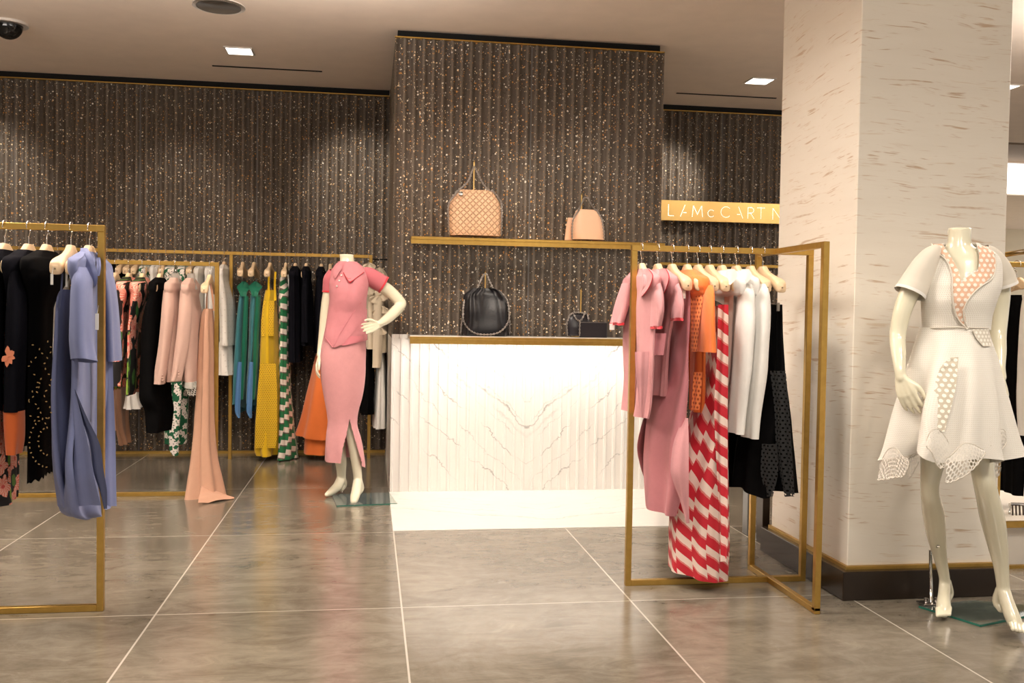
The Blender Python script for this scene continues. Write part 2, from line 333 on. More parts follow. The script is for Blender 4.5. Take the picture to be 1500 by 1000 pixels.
# ------------------------------------------------------------------ lofts: cloth, bodies, bags
def rings_px(rows, Y0, w, face=False, tmin=.008):
    """rows (y, xl, xr[, half depth]) in photo pixels on the plane Y0 -> rings (cx, cy, cz, hx, hy, yaw)"""
    R = []
    for q in rows:
        y, xl, xr = q[:3]; ww = q[3] if len(q) > 3 and q[3] else w; Yc = q[4] if len(q) > 4 else Y0
        a, b = at(xl, y, Yc), at(xr, y, Yc); c = (a+b)/2; E = (b[0]-a[0])/2; k = abs(c[0]/Yc)
        if face:
            ph = math.atan2(c[0], c[1]); R.append((c[0], c[1], c[2], E*math.cos(ph), ww, ph))
        else:
            hy = min(ww, .965*E/max(k, 1e-3)); R.append((c[0], c[1], c[2], max(math.sqrt(max(E*E-(k*hy)**2, 0)), tmin), hy, 0.))
    return R
def loft(rings, mb=None, sub=6, nu=72, p=2.3, folds=(), amp=(0, 0), wrinkle=.003, hem=None, gap=None, th0=0., caps=(False, False), seed=0, powv=1.4):
    mb = mb or MB(); Q = lerp_rows(rings, sub); m = len(Q); P = []; UV = []
    rnd = random.Random(seed); ph = [rnd.uniform(0, 6.28) for _ in range(8)]
    for i, (cx, cy, cz, hx, hy, yaw, *pp) in enumerate(Q):
        if pp: p = pp[0]
        v = i/(m-1); g = gap(v) if gap else 0; n = nu+1 if gap else nu
        th = th0+g+(2*PI-2*g)*np.arange(n)/nu
        c, s = np.cos(th), np.sin(th); X = hx*np.sign(c)*np.abs(c)**(2/p); Yl = hy*np.sign(s)*np.abs(s)**(2/p)
        nx, ny = c*hy, s*hx; L = np.hypot(nx, ny)+1e-9; nx, ny = nx/L, ny/L
        A = amp[0]+(amp[1]-amp[0])*v**powv; off = np.zeros(n)
        for j, k in enumerate(folds): off += A/(1+.35*j)*np.cos(k*th+ph[j]+.8*math.sin(2.2*v+ph[j+3]))
        dz = np.array([hem(t)*max(0, (v-.35)/.65)**1.5 for t in th]) if hem else np.zeros(n)
        if wrinkle:
            off = off+np.array([wrinkle*noise.noise((6*hx*a+seed*3.1, 9*hy*b, 5*(cz))) for a, b in zip(c, s)])
        X, Yl = X+nx*off, Yl+ny*off; cs, sn = math.cos(yaw), math.sin(yaw)
        W = np.c_[cx+X*cs+Yl*sn, cy-X*sn+Yl*cs, cz+dz]; P.append(W)
        d = np.r_[0, np.cumsum(np.linalg.norm(np.diff(W[:, :2], axis=0), axis=1))]; UV.append(np.c_[d, W[:, 2]])
    return mb.grid(P, not gap, UV, *caps)
class Shape:
    """keeps the rings of a mannequin-like body so that panels can be laid on its camera-facing side"""
    def __init__(s, rings, p=2.3): s.R = lerp_rows(rings, 8); s.p = p
    def front(s, x, y, off):
        d = ray(x, y); Yg = s.R[0][1]; hd = np.array([d[0], d[1], d[2]])/math.hypot(d[0], d[1])
        for _ in range(3):
            P = at(x, y, Yg); k = int(np.argmin(abs(s.R[:, 2]-P[2]))); cx, cy, cz, hx, hy, yaw = s.R[k]
            ex = np.array([math.cos(yaw), -math.sin(yaw)]); ey = np.array([math.sin(yaw), math.cos(yaw)])
            t = ((np.array([cx, cy]))@ey)/(hd[:2]@ey); B = EYE+hd*t; l = (B[:2]-np.array([cx, cy]))@ex
            h = hy*max(0, 1-min(abs(l)/hx, 1)**s.p)**(1/s.p); Yg = (B-hd*(h+off))[1]
        return B-hd*(h+off)
    def patch(s, rows, off=.008, sub=5, nx=14, mb=None, thick=0):
        mb = mb or MB(); Q = lerp_rows(rows, sub); P = []; UV = []
        for y, xl, xr in Q:
            r = [s.front(xl+(xr-xl)*j/nx, y, off) for j in range(nx+1)]; P.append(r); UV.append([(np.dot(q[:2], CR[:2]), q[2]) for q in r])
        return mb.grid(P, False, UV)
def cut_px(mb, poly, side=None):          # opens a real hole in the mesh
    V = np.vstack(mb.v); pr = np.array([proj(q) for q in V]); dist = np.linalg.norm(V-EYE, axis=1); mid = np.median(dist); keep = []
    def inside(x, y):
        r = False; n = len(poly)
        for i in range(n):
            (x1, y1), (x2, y2) = poly[i], poly[i-1]
            if (y1 > y) != (y2 > y) and x < (x2-x1)*(y-y1)/(y2-y1)+x1: r = not r
        return r
    for i, f in enumerate(mb.f):
        c = pr[list(f)].mean(0); keep.append(not (inside(*c) and dist[list(f)].mean() < (side or mid)))
    mb.f = [f for f, k in zip(mb.f, keep) if k]; mb.sm = [f for f, k in zip(mb.sm, keep) if k]
def limb(mb, pts, sub=5, n=16):           # pts (x, y, radius px, Y)
    P = np.array([list(at(x, y, Y))+[r*Y/F] for x, y, r, Y in pts]); Q = smooth_path(P, sub)
    mb.tube(Q[:, :3], Q[:, 3], n)
    for q in (Q[0], Q[-1]): mb.ball(q[:3], q[3], 16, 10)
def limbw(mb, P, sub=4, n=12):
    Q = smooth_path(np.array(P), sub); mb.tube(Q[:, :3], Q[:, 3], n)
    for q in (Q[0], Q[-1]): mb.ball(q[:3], q[3]*.98, 12, 8)
def hand(mb, wrist, d, across, length=.165, curl=.35, spread=.12, thumb=1, wr=.022):
    """five-fingered hand from the wrist along d; across points from little finger to index finger; thumb side = +across"""
    d = d/np.linalg.norm(d); across = across-d*(across@d); across /= np.linalg.norm(across); nrm = np.cross(d, across)*thumb
    s = length/.175; w = np.asarray(wrist, float)
    for j, (o, l) in enumerate(((-.030, .058), (-.0105, .070), (.0105, .076), (.031, .068))):     # palm rays merge into one palm
        kn = w+d*(.082-.006*abs(j-1.6))*s+across*o*s
        limbw(mb, [list(w+across*o*.45*s)+[.0135*s], list(w+d*.045*s+across*o*.85*s)+[.0135*s], list(kn)+[.0112*s]])
        p = kn; a = curl*.45; fd = d+across*o*spread*25; fd /= np.linalg.norm(fd); pts = [list(p)+[.0098*s]]
        for q, (fr, rr) in enumerate(((.46, .0090), (.30, .0080), (.24, .0062))):
            a += curl*(.5, .9, .7)[q]; p = p+(fd*math.cos(a)+nrm*math.sin(a))*l*fr*s*1.12; pts.append(list(p)+[rr*s])
        limbw(mb, pts)
    t0 = w+d*.022*s+across*.022*s; t1 = t0+(d*.75+across*.62+nrm*.25)*.040*s; t2 = t1+(d*.92+across*.28+nrm*.25)*.030*s; t3 = t2+(d*.98+across*.05+nrm*.2)*.024*s
    limbw(mb, [list(t0)+[.0145*s], list(t1)+[.0115*s], list(t2)+[.0098*s], list(t3)+[.0072*s]])
def fuse(mb, name, mat, parent, voxel=.0035, smooth=6):
    o = mb.build(name, mat, parent)
    m = o.modifiers.new('r', 'REMESH'); m.mode = 'VOXEL'; m.voxel_size = voxel; m.use_smooth_shade = True
    s = o.modifiers.new('s', 'SMOOTH'); s.factor = .5; s.iterations = smooth
    dg = bpy.context.evaluated_depsgraph_get(); me = bpy.data.meshes.new_from_object(o.evaluated_get(dg)); o.modifiers.clear(); old = o.data; o.data = me
    me.name = name; me.materials.clear(); me.materials.append(mat); bpy.data.meshes.remove(old)
    me.polygons.foreach_set('use_smooth', [True]*len(me.polygons)); return o
# ================================================================== ROOM
YB, YP = 8.0, 6.25
def struct(name, mb, mat, parent=None, smooth=None):
    o = mb.build(name, mat, parent, smooth)
    if not parent: o['kind'] = 'structure'
    return o
def flutes(mb, x0, x1, Y, z0, z1, period, depth, rough=0., nz=2, fillet=False):
    n = round((x1-x0)/period); per = 8; X = np.linspace(x0, x1, n*per+1); t = (np.arange(n*per+1) % per)/per
    if fillet:                              # narrow raised fillets between wide shallow flutes
        ts = [0, .0, .2, .22, .3, .6, .92, .98]; ds = [1, 1, 1, .9, .15, 0, .15, .9]
        X = np.array([x0+(i+q)*(x1-x0)/n for i in range(n) for q in ts]+[x1]); d = np.array(ds*n+[1.])*depth
    else: d = depth*(1-np.sin(PI*t)**.8)
    P = []
    for z in np.linspace(z0, z1, nz):
        y = Y-d
        if rough: y = y+np.array([rough*(q/depth)*noise.noise((x*9, z*28, 1.3))*1.6+rough*.5*noise.noise((x*30, z*30, 5)) for x, q in zip(X, d)])
        P.append(np.c_[X, y, np.full(len(X), z)])
    return mb.grid(P, False)
# floor, ceiling, shell
FLOORM = floor_mat(); CEIL = plain('ceiling_plaster', (.86, .74, .64), .85)
mb = MB(); mb.add([(-6.5, -5, 0), (13, -5, 0), (13, 19, 0), (-6.5, 19, 0)], [(0, 1, 2, 3)], smooth=False)
fl = mb.build('floor', FLOORM, loc=(0, 0, 0)); fl['kind'] = 'structure'
mb = MB(); mb.box((-6.5, -5, 3.0), (13, 8.9, 3.06)); struct('ceiling', mb, CEIL)
mb = MB(); mb.box((2.2, 8.9, 3.0), (13, 9.0, 3.45)); mb.box((2.2, 8.9, 3.45), (13, 12.5, 3.5)); struct('trim_1', mb, plain('brown_cove', (.20, .13, .08), .8))
mb = MB(); mb.box((2.2, 12.45, 2.98), (13, 19, 3.08)); struct('ceiling_far', mb, CEIL)
mb = MB(); mb.box((-6.6, -5, 0), (-6.5, 8.2, 3.0)); struct('wall_left', mb, plain('warm_wall_paint', (.55, .48, .40), .8))
mb = MB(); mb.box((-6.5, YB+.03, 0), (4.25, YB+.15, 2.96)); mb.box((4.15, YB-.03, 0), (4.25, YB+.15, 2.96))
flutes(mb, -4.55, 4.21, YB+.01, 0.02, 2.95, .0748, .028, .007, 110)
WT = terrazzo('dark_gold_terrazzo', [])
def terr(mb, name, seams, xc, tone=1., per=.07487, x0=-4.55):
    o = mb.build(name, terrazzo('terrazzo_'+name, [s-xc for s in seams], tone, per, x0), loc=(xc, 0, 0)); o['kind'] = 'structure'; return o
terr(mb, 'wall_back', [-3.70, -2.77, -1.83, -.92, -.04, 2.2, 3.03, 3.9], 0., .85)
mb = MB(); flutes(mb, .143, 1.939, YP, 1.006, 2.945, .0625, .022, .005, 100)
mb.box((.144, YP+.002, 1.006), (1.938, YB, 2.945)); terr(mb, 'wall_pilaster', [1.04], 0., .82, .06193, .143)
mb = MB(); mb.box((-4.6, YB-.02, 2.955), (.14, YB+.1, 2.999)); mb.box((1.945, YB-.02, 2.955), (4.25, YB+.1, 2.999)); mb.box((.16, YP+.02, 2.95), (1.92, YB, 2.999))
struct('trim_2', mb, BLACKGAP)
mb = MB(); mb.box((-4.6, YB-.026, 2.948), (.143, YB+.0, 2.956)); mb.box((1.94, YB-.026, 2.948), (4.25, YB, 2.956)); mb.box((.141, YP-.022, 2.943), (1.941, YP, 2.951)); struct('trim_3', mb, BRASS)
mb = MB(); mb.box((-4.6, YB-.028, 0), (.14, YB, .022)); mb.box((1.945, YB-.028, 0), (4.25, YB, .022)); struct('baseboard_back', mb, BRASS)
# marble front and slab
mb = MB(); flutes(mb, .143, 1.939, 6.215, 0, 1.0045, .0625, .011, 0, 2, True); mb.box((.143, 6.214, 0.001), (1.939, 6.222, 1.0045)); mb.box((.143, 6.214, .001), (.1445, YB-.04, 1.0045)); mb.box((1.9375, 6.214, .001), (1.939, YB-.04, 1.0045)); flutes(mb, .143, .248, 6.215, 1.004, 1.031, .0525, .011, 0, 2, True); mb.box((.143, 6.214, 1.0), (.248, 6.222, 1.031))
o = mb.build('marble_counter', marble('veined_marble', 0.), loc=(1.04, 6.2, 0), smooth=False)
tag(o, 'white fluted marble counter front with grey veins meeting in a V', 'counter')
mb = MB(); mb.box((.138, 5.105, -.02), (1.94, 6.22, .004)); o = mb.build('floor_marble', marble('polished_marble', 0., True), loc=(1.04, 5.66, 0)); o['kind'] = 'structure'
# brass shelves
def shelf(name, x0, x1, z, label):
    root = thing(name, label, 'shelf', ((x0+x1)/2, 6.1, z-.05))
    mb = MB(); mb.box((x0, 5.955, z-.018), (x1, YP-.025, z), .002); mb.build('shelf_board', BRASS, root)
    mb = MB(); mb.box((x0, 5.96, z-.045), (x1, 5.975, z-.0185)); mb.build('front_lip', BRASS, root)
    return root
SH = shelf('display_shelf', .25, 1.885, 1.648, 'upper brass shelf on the dark wall carrying two peach handbags')
SL = shelf('display_shelf', .25, 1.93, 1.024, 'lower brass shelf edging the marble counter, under the black handbags')
mb = MB(); mb.box((.252, 5.978, 1.0242), (1.928, 6.222, 1.0292)); mb.build('marble_top', marble('top_marble', 0., True), SL)
# column
COL = column_mat(); CX0, CX1, CY0, CY1 = 2.008, 2.695, 3.735, 4.50
mb = MB(); mb.box((CX0, CY0, .135), (CX1, CY1, 3.0), .003); colo = mb.build('column', COL, loc=(2.35, 4.1, 0)); colo['kind'] = 'structure'
DK = plain('dark_bronze_base', (.030, .020, .014), .25, .3)
mb = MB(); mb.box((CX0-.04, CY0-.045, 0), (CX1+.02, CY1+.04, .122), .003); mb.build('column_base', DK, colo)
mb = MB(); mb.box((CX0-.012, CY0-.014, .122), (CX1+.008, CY1+.012, .137)); mb.build('base_trim', BRASS, colo)
# ceiling fittings
def em(name, c, s):
    n = NT(name); n.set(Base_Color=c, Emission_Color=c, Emission_Strength=s, Roughness=.5); return n.m
LAMP = em('lit_lamp', (1., .93, .85), 5.); WPL = plain('white_plastic', (.72, .66, .60), .45)
def downlight(x, y, label, rot=0., s=.085, z=3.0):
    root = thing('ceiling_light', label, 'ceiling light', (x, y, z-.01))
    mb = MB()
    for a, b in (((-s-.012, -s-.012), (s+.012, -s)), ((-s-.012, s), (s+.012, s+.012)), ((-s-.012, -s), (-s, s)), ((s, -s), (s+.012, s))): mb.box((x+a[0], y+a[1], z-.008), (x+b[0], y+b[1], z+.001))
    mb.build('frame', WPL, root)
    mb = MB(); mb.box((x-s, y-s, z-.004), (x+s, y+s, z+.0005)); mb.build('diffuser', LAMP, root)
    for k in (-1, 1):
        mb = MB(); mb.tube([(x+k*s*.45, y, z-.004), (x+k*s*.45, y, z-.0065)], s*.33, 16); mb.build('bulb', em('bulb%d' % k, (1, .97, .9), 14.), root)
downlight(-.93, 6.99, 'square recessed ceiling light above the left rail of clothes')
downlight(2.95, 7.03, 'square recessed ceiling light near the cream column and gold sign')
downlight(4.88, 6.79, 'small recessed ceiling light beyond the right side of the column', s=.06)
for x0, y0, x1, lab in ((-1.19, 7.46, -.38, 'thin black ceiling air slot behind the left ceiling light'), (2.46, 7.555, 3.32, 'thin black ceiling air slot behind the right ceiling light')):
    mb = MB(); mb.box((x0, y0-.012, 2.996), (x1, y0+.012, 3.001)); tag(mb.build('air_slot', BLACKGAP), lab, 'air vent')
root = thing('ceiling_speaker', 'round flush ceiling speaker with brown grille', 'speaker', (-.92, 5.99, 2.985))
mb = MB(); mb.disc((-.92, 5.99, 3.0), .155, .006); mb.build('rim', WPL, root)
mb = MB(); mb.disc((-.92, 5.99, 2.995), .13, .006); mb.build('grille', netcloth('speaker_grille', (.23, .19, .14), .008, .3, (.10, .08, .06), False), root)
root = thing('security_camera', 'black dome security camera on the ceiling at upper left', 'security camera', (-2.33, 6.62, 2.9))
mb = MB(); mb.disc((-2.33, 6.62, 3.0), .12, .018); mb.build('mount', WPL, root)
mb = MB(); R = [[(-2.33+.088*math.cos(a)*math.cos(t), 6.62+.088*math.cos(a)*math.sin(t), 2.982-.088*math.sin(a)) for t in np.arange(28)*2*PI/28] for a in np.linspace(0, 1.55, 9)]
mb.grid(R, True, capb=True); mb.build('dome', plain('black_dome', (.006, .006, .006), .08), root)
# sign with dotted letters
root = thing('wall_sign', 'gold wall sign with dotted white lettering, partly hidden by the column', 'sign', (3.1, 7.95, 1.99))
mb = MB(); mb.box((2.0, 7.9, 1.995), (3.95, 7.915, 2.17), .002); mb.build('sign_plate', GOLD, root)
for sx in (2.1, 2.9, 3.8):
    mb = MB(); mb.box((sx, 7.915, 2.03), (sx+.03, 7.985, 2.13)); mb.build('standoff', BRASS, root)
mb = MB()
def arc(cx, cy, r, a0, a1, n=14): return [(cx+r*math.cos(math.radians(a0+(a1-a0)*i/n)), cy+r*math.sin(math.radians(a0+(a1-a0)*i/n))) for i in range(n+1)]
GL = {'S': [arc(.25, .75, .25, 60, 270, 8)+arc(.25, .25, .25, 90, -120, 8)], 'T': [[(0, 1), (.7, 1)], [(.35, 1), (.35, 0)]], 'E': [[(.55, 1), (0, 1), (0, 0), (.55, 0)], [(0, .5), (.5, .5)]],
      'L': [[(0, 1), (0, 0), (.5, 0)]], 'A': [[(0, 0), (.4, 1)], [(.30, .32), (.52, .32)]], 'B': [[(.4, 1), (.8, 0)], [(.28, .32), (.50, .32)]], 'M': [[(0, 0), (.1, 1), (.5, .2), (.9, 1), (1., 0)]],
      'c': [arc(.32, .33, .33, 50, 310)], 'C': [arc(.5, .5, .5, 48, 312, 18)], 'R': [[(0, 0), (0, 1), (.3, 1)], arc(.32, .74, .26, 90, -90, 8), [(.3, .48), (0, .48)], [(.25, .48), (.6, 0)]],
      'N': [[(0, 0), (0, 1), (.8, 0), (.8, 1)]], 'Y': [[(0, 1), (.35, .5), (.7, 1)], [(.35, .5), (.35, 0)]]}
hL = .092; zb = 2.037
def letter(ch, x0, wd=1.):
    for st in GL[ch]:
        P = np.array(st, float); seg = np.r_[0, np.cumsum(np.linalg.norm(np.diff(P, axis=0), axis=1))]; k = max(1, round(seg[-1]*hL/.0125))
        for t in np.linspace(0, seg[-1], k+1):
            px_, pz_ = np.interp(t, seg, P[:, 0]), np.interp(t, seg, P[:, 1])
            c = (x0+px_*hL*wd, 7.8992, zb+pz_*hL); mb.add([(c[0]+.0042*math.cos(a), c[1]-.0006, c[2]+.0042*math.sin(a)) for a in np.arange(8)*PI/4], [tuple(range(8))[::-1]], smooth=False)
sx = lambda p: at(p, 312, 7.9)[0]
for ch, p in (('L', 979), ('A', 997), ('M', 1014), ('c', 1037), ('C', 1056), ('B', 1076), ('R', 1095.5), ('T', 1109.5), ('N', 1132)): letter(ch, sx(p))
for ch, x0 in (('S', 2.04), ('T', 2.13), ('E', 2.22), ('L', 2.32)): letter(ch, x0)
for ch, x0 in (('E', 3.62), ('Y', 3.74)): letter(ch, x0)
mb.build('lettering', em('dot_letters', (1., .95, .85), 1.1), root)
# the shop beyond the column
CRW = plain('cream_panelled_wall', (.80, .72, .56), .7)
mb = MB(); mb.box((4.25, 17, 0), (13, 17.1, 3.0))
for k in range(14): mb.box((5.+k*.55, 16.97, .3), (5.06+k*.55, 17.0, 2.9))
struct('wall_far', mb, CRW)
mb = MB(); mb.box((2.2, 12.42, 3.0), (13, 12.45, 3.42)); struct('trim_6', mb, em('lit_cove', (1, .95, .86), 2.6))
downlight(7.35, 13.6, 'far recessed ceiling light just right of the column edge', s=.1, z=2.98); downlight(8.75, 15.6, 'farthest ceiling light in front of the cream panelled wall', s=.12, z=2.98)
# ================================================================== RACKS AND HANGERS
def bar(mb, a, b, s=.0125, bev=.0015): return mb.box(np.array(a)-s, np.array(b)+s, bev)
def rack(name, label, x0, x1, Y, zt, s=.0125, posts=None, bottom=True, floor_z=.0, sy=None):
    root = thing(name, label, 'clothes rack', ((x0+x1)/2, Y, 0))
    mb = MB(); bar(mb, (x0, Y, zt), (x1, Y, zt), s); mb.build('top_rail', BRASS, root)
    for x in (posts or (x0, x1)):
        mb = MB(); bar(mb, (x, Y, .0+s), (x, Y, zt-2*s), s); mb.build('post', BRASS, root)
    if bottom: mb = MB(); bar(mb, (x0+2*s, Y, s), (x1-2*s, Y, s), s); mb.build('bottom_bar', BRASS, root)
    return root
YR, YL, YM, YK = 4.0, 3.855, 6.19, 7.67
ZR, ZL, ZM, ZK = 1.47, 1.478, 1.455, 1.61
rr = rack('clothes_rack', 'T-shaped brass rack beside the cream column with pink, striped, white and black clothes', 1.128, 1.935, YR, ZR)
for y in (3.545, 4.20):
    mb = MB(); bar(mb, (1.778, y, .025), (1.778, y, ZR-.0), .0125); mb.build('post', BRASS, rr)
mb = MB(); bar(mb, (1.778, 3.57, ZR+.0005), (1.778, 4.175, ZR+.0005), .0125); mb.build('cross_rail', BRASS, rr)
mb = MB(); bar(mb, (1.778, 3.545, .0128), (1.778, 4.20, .0128), .0125); mb.build('cross_foot', BRASS, rr)
rack('clothes_rack', 'front left brass rack holding the blue shirt dress and black knits', -2.3, -1.02, YL, ZL)
rack('clothes_rack', 'low brass rack behind the front left one with floral and blush tops', -2.4, -.95, YM, ZM)
rack('clothes_rack', 'tall brass wall rack along the left dark wall with green and yellow dresses', -3.1, .005, YK, ZK, posts=(-3.1, -1.07, .005), bottom=False)
mb = MB(); mb.tube([(.012, YK, ZK-.02), (.135, YK, ZK-.02)], .006, 8); mb.build('dark_end_rail', BLACKGAP, bpy.data.objects['clothes_rack.003'])
rack('clothes_rack', 'brass wall rail below the gold sign, mostly behind the white shirts', 2.05, 4.1, YK, ZK, bottom=False)
# one wooden hanger, built along the depth direction, neck top at its origin
def make_hanger_meshes():
    mb = MB(); st = [(-.2105, -.100, .003, .003), (-.2095, -.0995, .009, .007), (-.207, -.099, .014, .0115), (-.202, -.097, .023, .020), (-.186, -.091, .0265, .0235), (-.16, -.079, .0235, .021), (-.12, -.063, .018, .0145), (-.08, -.050, .017, .0125), (-.05, -.040, .0205, .0128), (-.033, -.034, .027, .0130), (-.024, -.029, .0285, .0135), (-.017, -.0265, .0265, .0135), (0, -.026, .026, .0135)]
    st = st+[(-a, b, c, d) for a, b, c, d in st[-2::-1]]
    st = smooth_path(np.array(st), 4); R = []
    for y, z, hz, hx in st:
        th = np.arange(20)*2*PI/20; c, s = np.cos(th), np.sin(th)
        R.append(np.c_[hx*np.sign(c)*abs(c)**.55, np.full(20, y), z+hz*np.sign(s)*abs(s)**.55])
    mb.grid(R, True, capa=True, capb=True)
    hk = MB(); P = [(0, 0, -.01), (0, 0, .018), (0, .004, .030), (0, .012, .040)]+[(0, .0215*math.cos(a), .0655+.0215*math.sin(a)) for a in np.linspace(-.9, 3.5, 12)]
    hk.tube(smooth_path(np.array(P), 3), .0019, 8); return mb, hk
_hb, _hk = make_hanger_meshes(); H0 = None
def hanger(px, Y, zbar, label, group=None, yaw=0., py=365):
    """hook over the rail at photo column px; the rail is at depth Y, height zbar"""
    global H0
    x = at(px, py, Y)[0]; z = zbar-.0655
    if H0 is None:
        r = bpy.data.objects.new('clothes_hanger', None); put(r, None, np.array([0, 0, 0.]))
        _hb.build('wooden_body', WOOD, r); _hk.build('hook', CHROME, r); H0 = r; used = r
    else:
        used = H0.copy(); col.objects.link(used)
        for ch in H0.children:
            c = ch.copy(); col.objects.link(c); c.parent = used
    used.location = (x, Y, z); used.rotation_euler = (0, 0, yaw); tag(used, label, 'clothes hanger', group); return used
def skirt_clips(px, py, Y, w, group=None):
    return None
# ================================================================== GARMENTS
def px3(p, Y): return at(p[0], p[1], Y)
class Gar:
    def __init__(s, name, label, cat, rows, Y, w, mat, part='body', folds=(5, 9), amp=(.002, .012), p=2.05, tmin=.012, seed=None, group=None, hem=None, sub=6, wrinkle=.004, nu=72, caps=(False, False), nopart=False):
        sh = None
        if rows[0][0] == 'sh': sh, rows = rows[0][1], rows[1:]
        s.Y = Y; s.w = w; s.seed = seed if seed is not None else hash(label) % 97; s.seed = sum(map(ord, label)) % 97
        R = rings_px(rows, Y, w, tmin=tmin)
        if sh:                             # shoulders draped over the hanger arms
            py_, zb_ = {YR: (365, ZR), YL: (331, ZL), YM: (383, ZM), YK: (368, ZK)}[Y]; xh = at(sh, py_, Y)[0]; zn = zb_-.0655
            R = [(xh, Y, zn-d, hx, hy, 0., q) for d, hy, hx, q in ((.0255, .080, .0185, 5), (.029, .092, .0190, 5), (.040, .13, .022, 5), (.052, .168, .027, 5), (.060, .202, .031, 4.5), (.072, .224, .032, 4), (.10, .231, .032, 4), (.13, .223, .029, 3))]+[tuple(r)+(p,) for r in R if r[2] < zn-.18]
        s.rings = R
        s.root = thing(name, label, cat, (np.mean([r[0] for r in R]), Y, R[-1][2]), group)
        mb = loft(R, sub=sub, nu=nu, p=p, folds=folds, amp=amp, hem=hem, wrinkle=wrinkle, seed=s.seed, caps=caps)
        s.body = mb.build(part, mat, s.root)
    def tube(s, part, rows, mat, folds=(3, 5), amp=(.001, .005), dy=.05, p=2.1, seed=3, hem=None, tmin=.012, caps=(False, False), sub=5, parent=None):
        """rows (y, xl, xr, Yc): a sleeve, a leg or another hanging tube"""
        R = []
        for y, xl, xr, Yc in rows: R += rings_px([(y, xl, xr, dy)], Yc, dy, tmin=tmin)
        return loft(R, sub=sub, nu=40, p=p, folds=folds, amp=amp, hem=hem, seed=s.seed+seed, caps=caps).build(part, mat, parent or s.root)
    def sheet(s, part, rows, mat, wave=.006, nw=2., sub=5, nx=12, parent=None):
        """rows (y, xl, Yl, xr, Yr): a hanging flap spanning depth as well as width"""
        mb = MB(); Q = lerp_rows(rows, sub); P = []; UV = []
        for i, (y, xl, Yl, xr, Yr) in enumerate(Q):
            a, b = at(xl, y, Yl), at(xr, y, Yr); n = np.array([-(b-a)[1], (b-a)[0], 0]); n /= np.linalg.norm(n)+1e-9; L = np.linalg.norm(b-a)
            P.append([a+(b-a)*t+n*wave*math.sin(t*PI*2*nw+.6*i/sub)*math.sin(PI*min(1, .15+t)) for t in np.linspace(0, 1, nx+1)]); UV.append([(L*t, a[2]+(b-a)[2]*t) for t in np.linspace(0, 1, nx+1)])
        return mb.grid(P, False, UV).build(part, mat, parent or s.root)
    def card(s, px, py, w, h, Y, part='hang_tag'):
        a, b = at(px, py, Y), at(px+w, py+h, Y); mb = MB(); mb.box((a[0], Y-.0008, b[2]), (b[0], Y+.0008, a[2]))
        mb.tube([((a[0]+b[0])/2, Y, a[2]-.003), ((a[0]+b[0])/2+.004, Y+.005, a[2]+.03)], .0007, 5); mb.build(part, WHITEP, s.root); return s
def band(y0, xl0, xr0, y1, xl1, xr1, Yc): return [(y0, xl0, xr0, Yc), (y1, xl1, xr1, Yc)]
WH = 'pale wooden hanger '
# ---------------------------------------------------------------- right rack
for px, lab in ((940, 'at the left end of the T-shaped rack, holding the first pink polo'), (964, 'second on the T-shaped rack, holding the second pink polo'), (985, 'with bare arm, third on the T-shaped rack, holding the pink skirt'),
                (1007, 'in the neck of the orange top on the T-shaped rack'), (1023, 'with bare arm just right of the orange top'), (1040, 'with bare arm above the red striped trousers, left of the white shirts'),
                (1058, 'inside the collar of the first white shirt'), (1079, 'inside the collar of the second white shirt'), (1100, 'with bare arm right after the white shirts, second from last'), (1118, 'last on the T-shaped rack, bare arm above the black skirt')):
    hanger(px, YR, ZR, WH+lab, 'hangers on the T-shaped rack', random.uniform(-.05, .05))
def polo(label, rows, near, trim_n, far=None, tag_px=None, collar=None, seed=0, edge=None):
    g = Gar('polo_shirt', label, 'polo shirt', rows, YR, .21, PINKL, folds=(3, 5, 8), amp=(.001, .010), group='pink polo shirts on the T-shaped rack', wrinkle=.006)
    g.tube('sleeve', near, PINKL, dy=.075); y, a, b, Yc = near[-1]
    g.tube('cuff', [(y-1, a-.6, b+.6, Yc), (y+3.5, a-1, b+1, Yc)], REDTRIM, dy=.077, amp=(.004, .005))
    if far:
        g.tube('sleeve', far, PINKL, dy=.07); y, a, b, Yc = far[-1]; g.tube('cuff', [(y-1, a-.5, b+.5, Yc), (y+3, a-1, b+1, Yc)], REDTRIM, dy=.072, amp=(.004, .005))
    for c in collar or (): cl = g.sheet('collar', c, PINKL, .002, 1.)
    if edge: g.sheet('collar_edging', edge, REDTRIM, .0, 1., parent=cl)
    return g
g = polo('leftmost pink knit polo on the T-shaped rack, red edged sleeves', [('sh', 940), (398, 936, 962, .05), (406, 929, 968, .12), (420, 919, 968, .19), (450, 914, 963, .235), (500, 913, 958, .235), (550, 914, 956, .235), (585, 912, 954, .235), (606, 911, 950, .23)],
         [(412, 946, 966, 3.86), (430, 950, 970, 3.80), (455, 953, 970, 3.78), (478, 955, 966, 3.78)], None, [(415, 910, 925, 4.14), (440, 903, 922, 4.16), (473, 895, 912, 4.17)],
         collar=[[(394, 943, 3.87, 950, 3.79), (404, 940, 3.87, 956, 3.74), (420, 939, 3.86, 951, 3.77), (434, 938, 3.86, 941, 3.83)]], edge=[(394, 949.5, 3.787, 951, 3.78), (404, 955.5, 3.738, 957, 3.735), (420, 950.5, 3.768, 952, 3.765), (434, 940, 3.83, 941.5, 3.825)])
g.sheet('wrap_panel', [(515, 930, 3.80, 951, 3.80), (540, 931, 3.79, 950, 3.79), (570, 934, 3.79, 948, 3.79), (598, 937, 3.79, 944, 3.79), (612, 941, 3.79, 943, 3.79)], PINKL, .004, 1.5)
g.card(893, 474, 7, 9, 4.16)
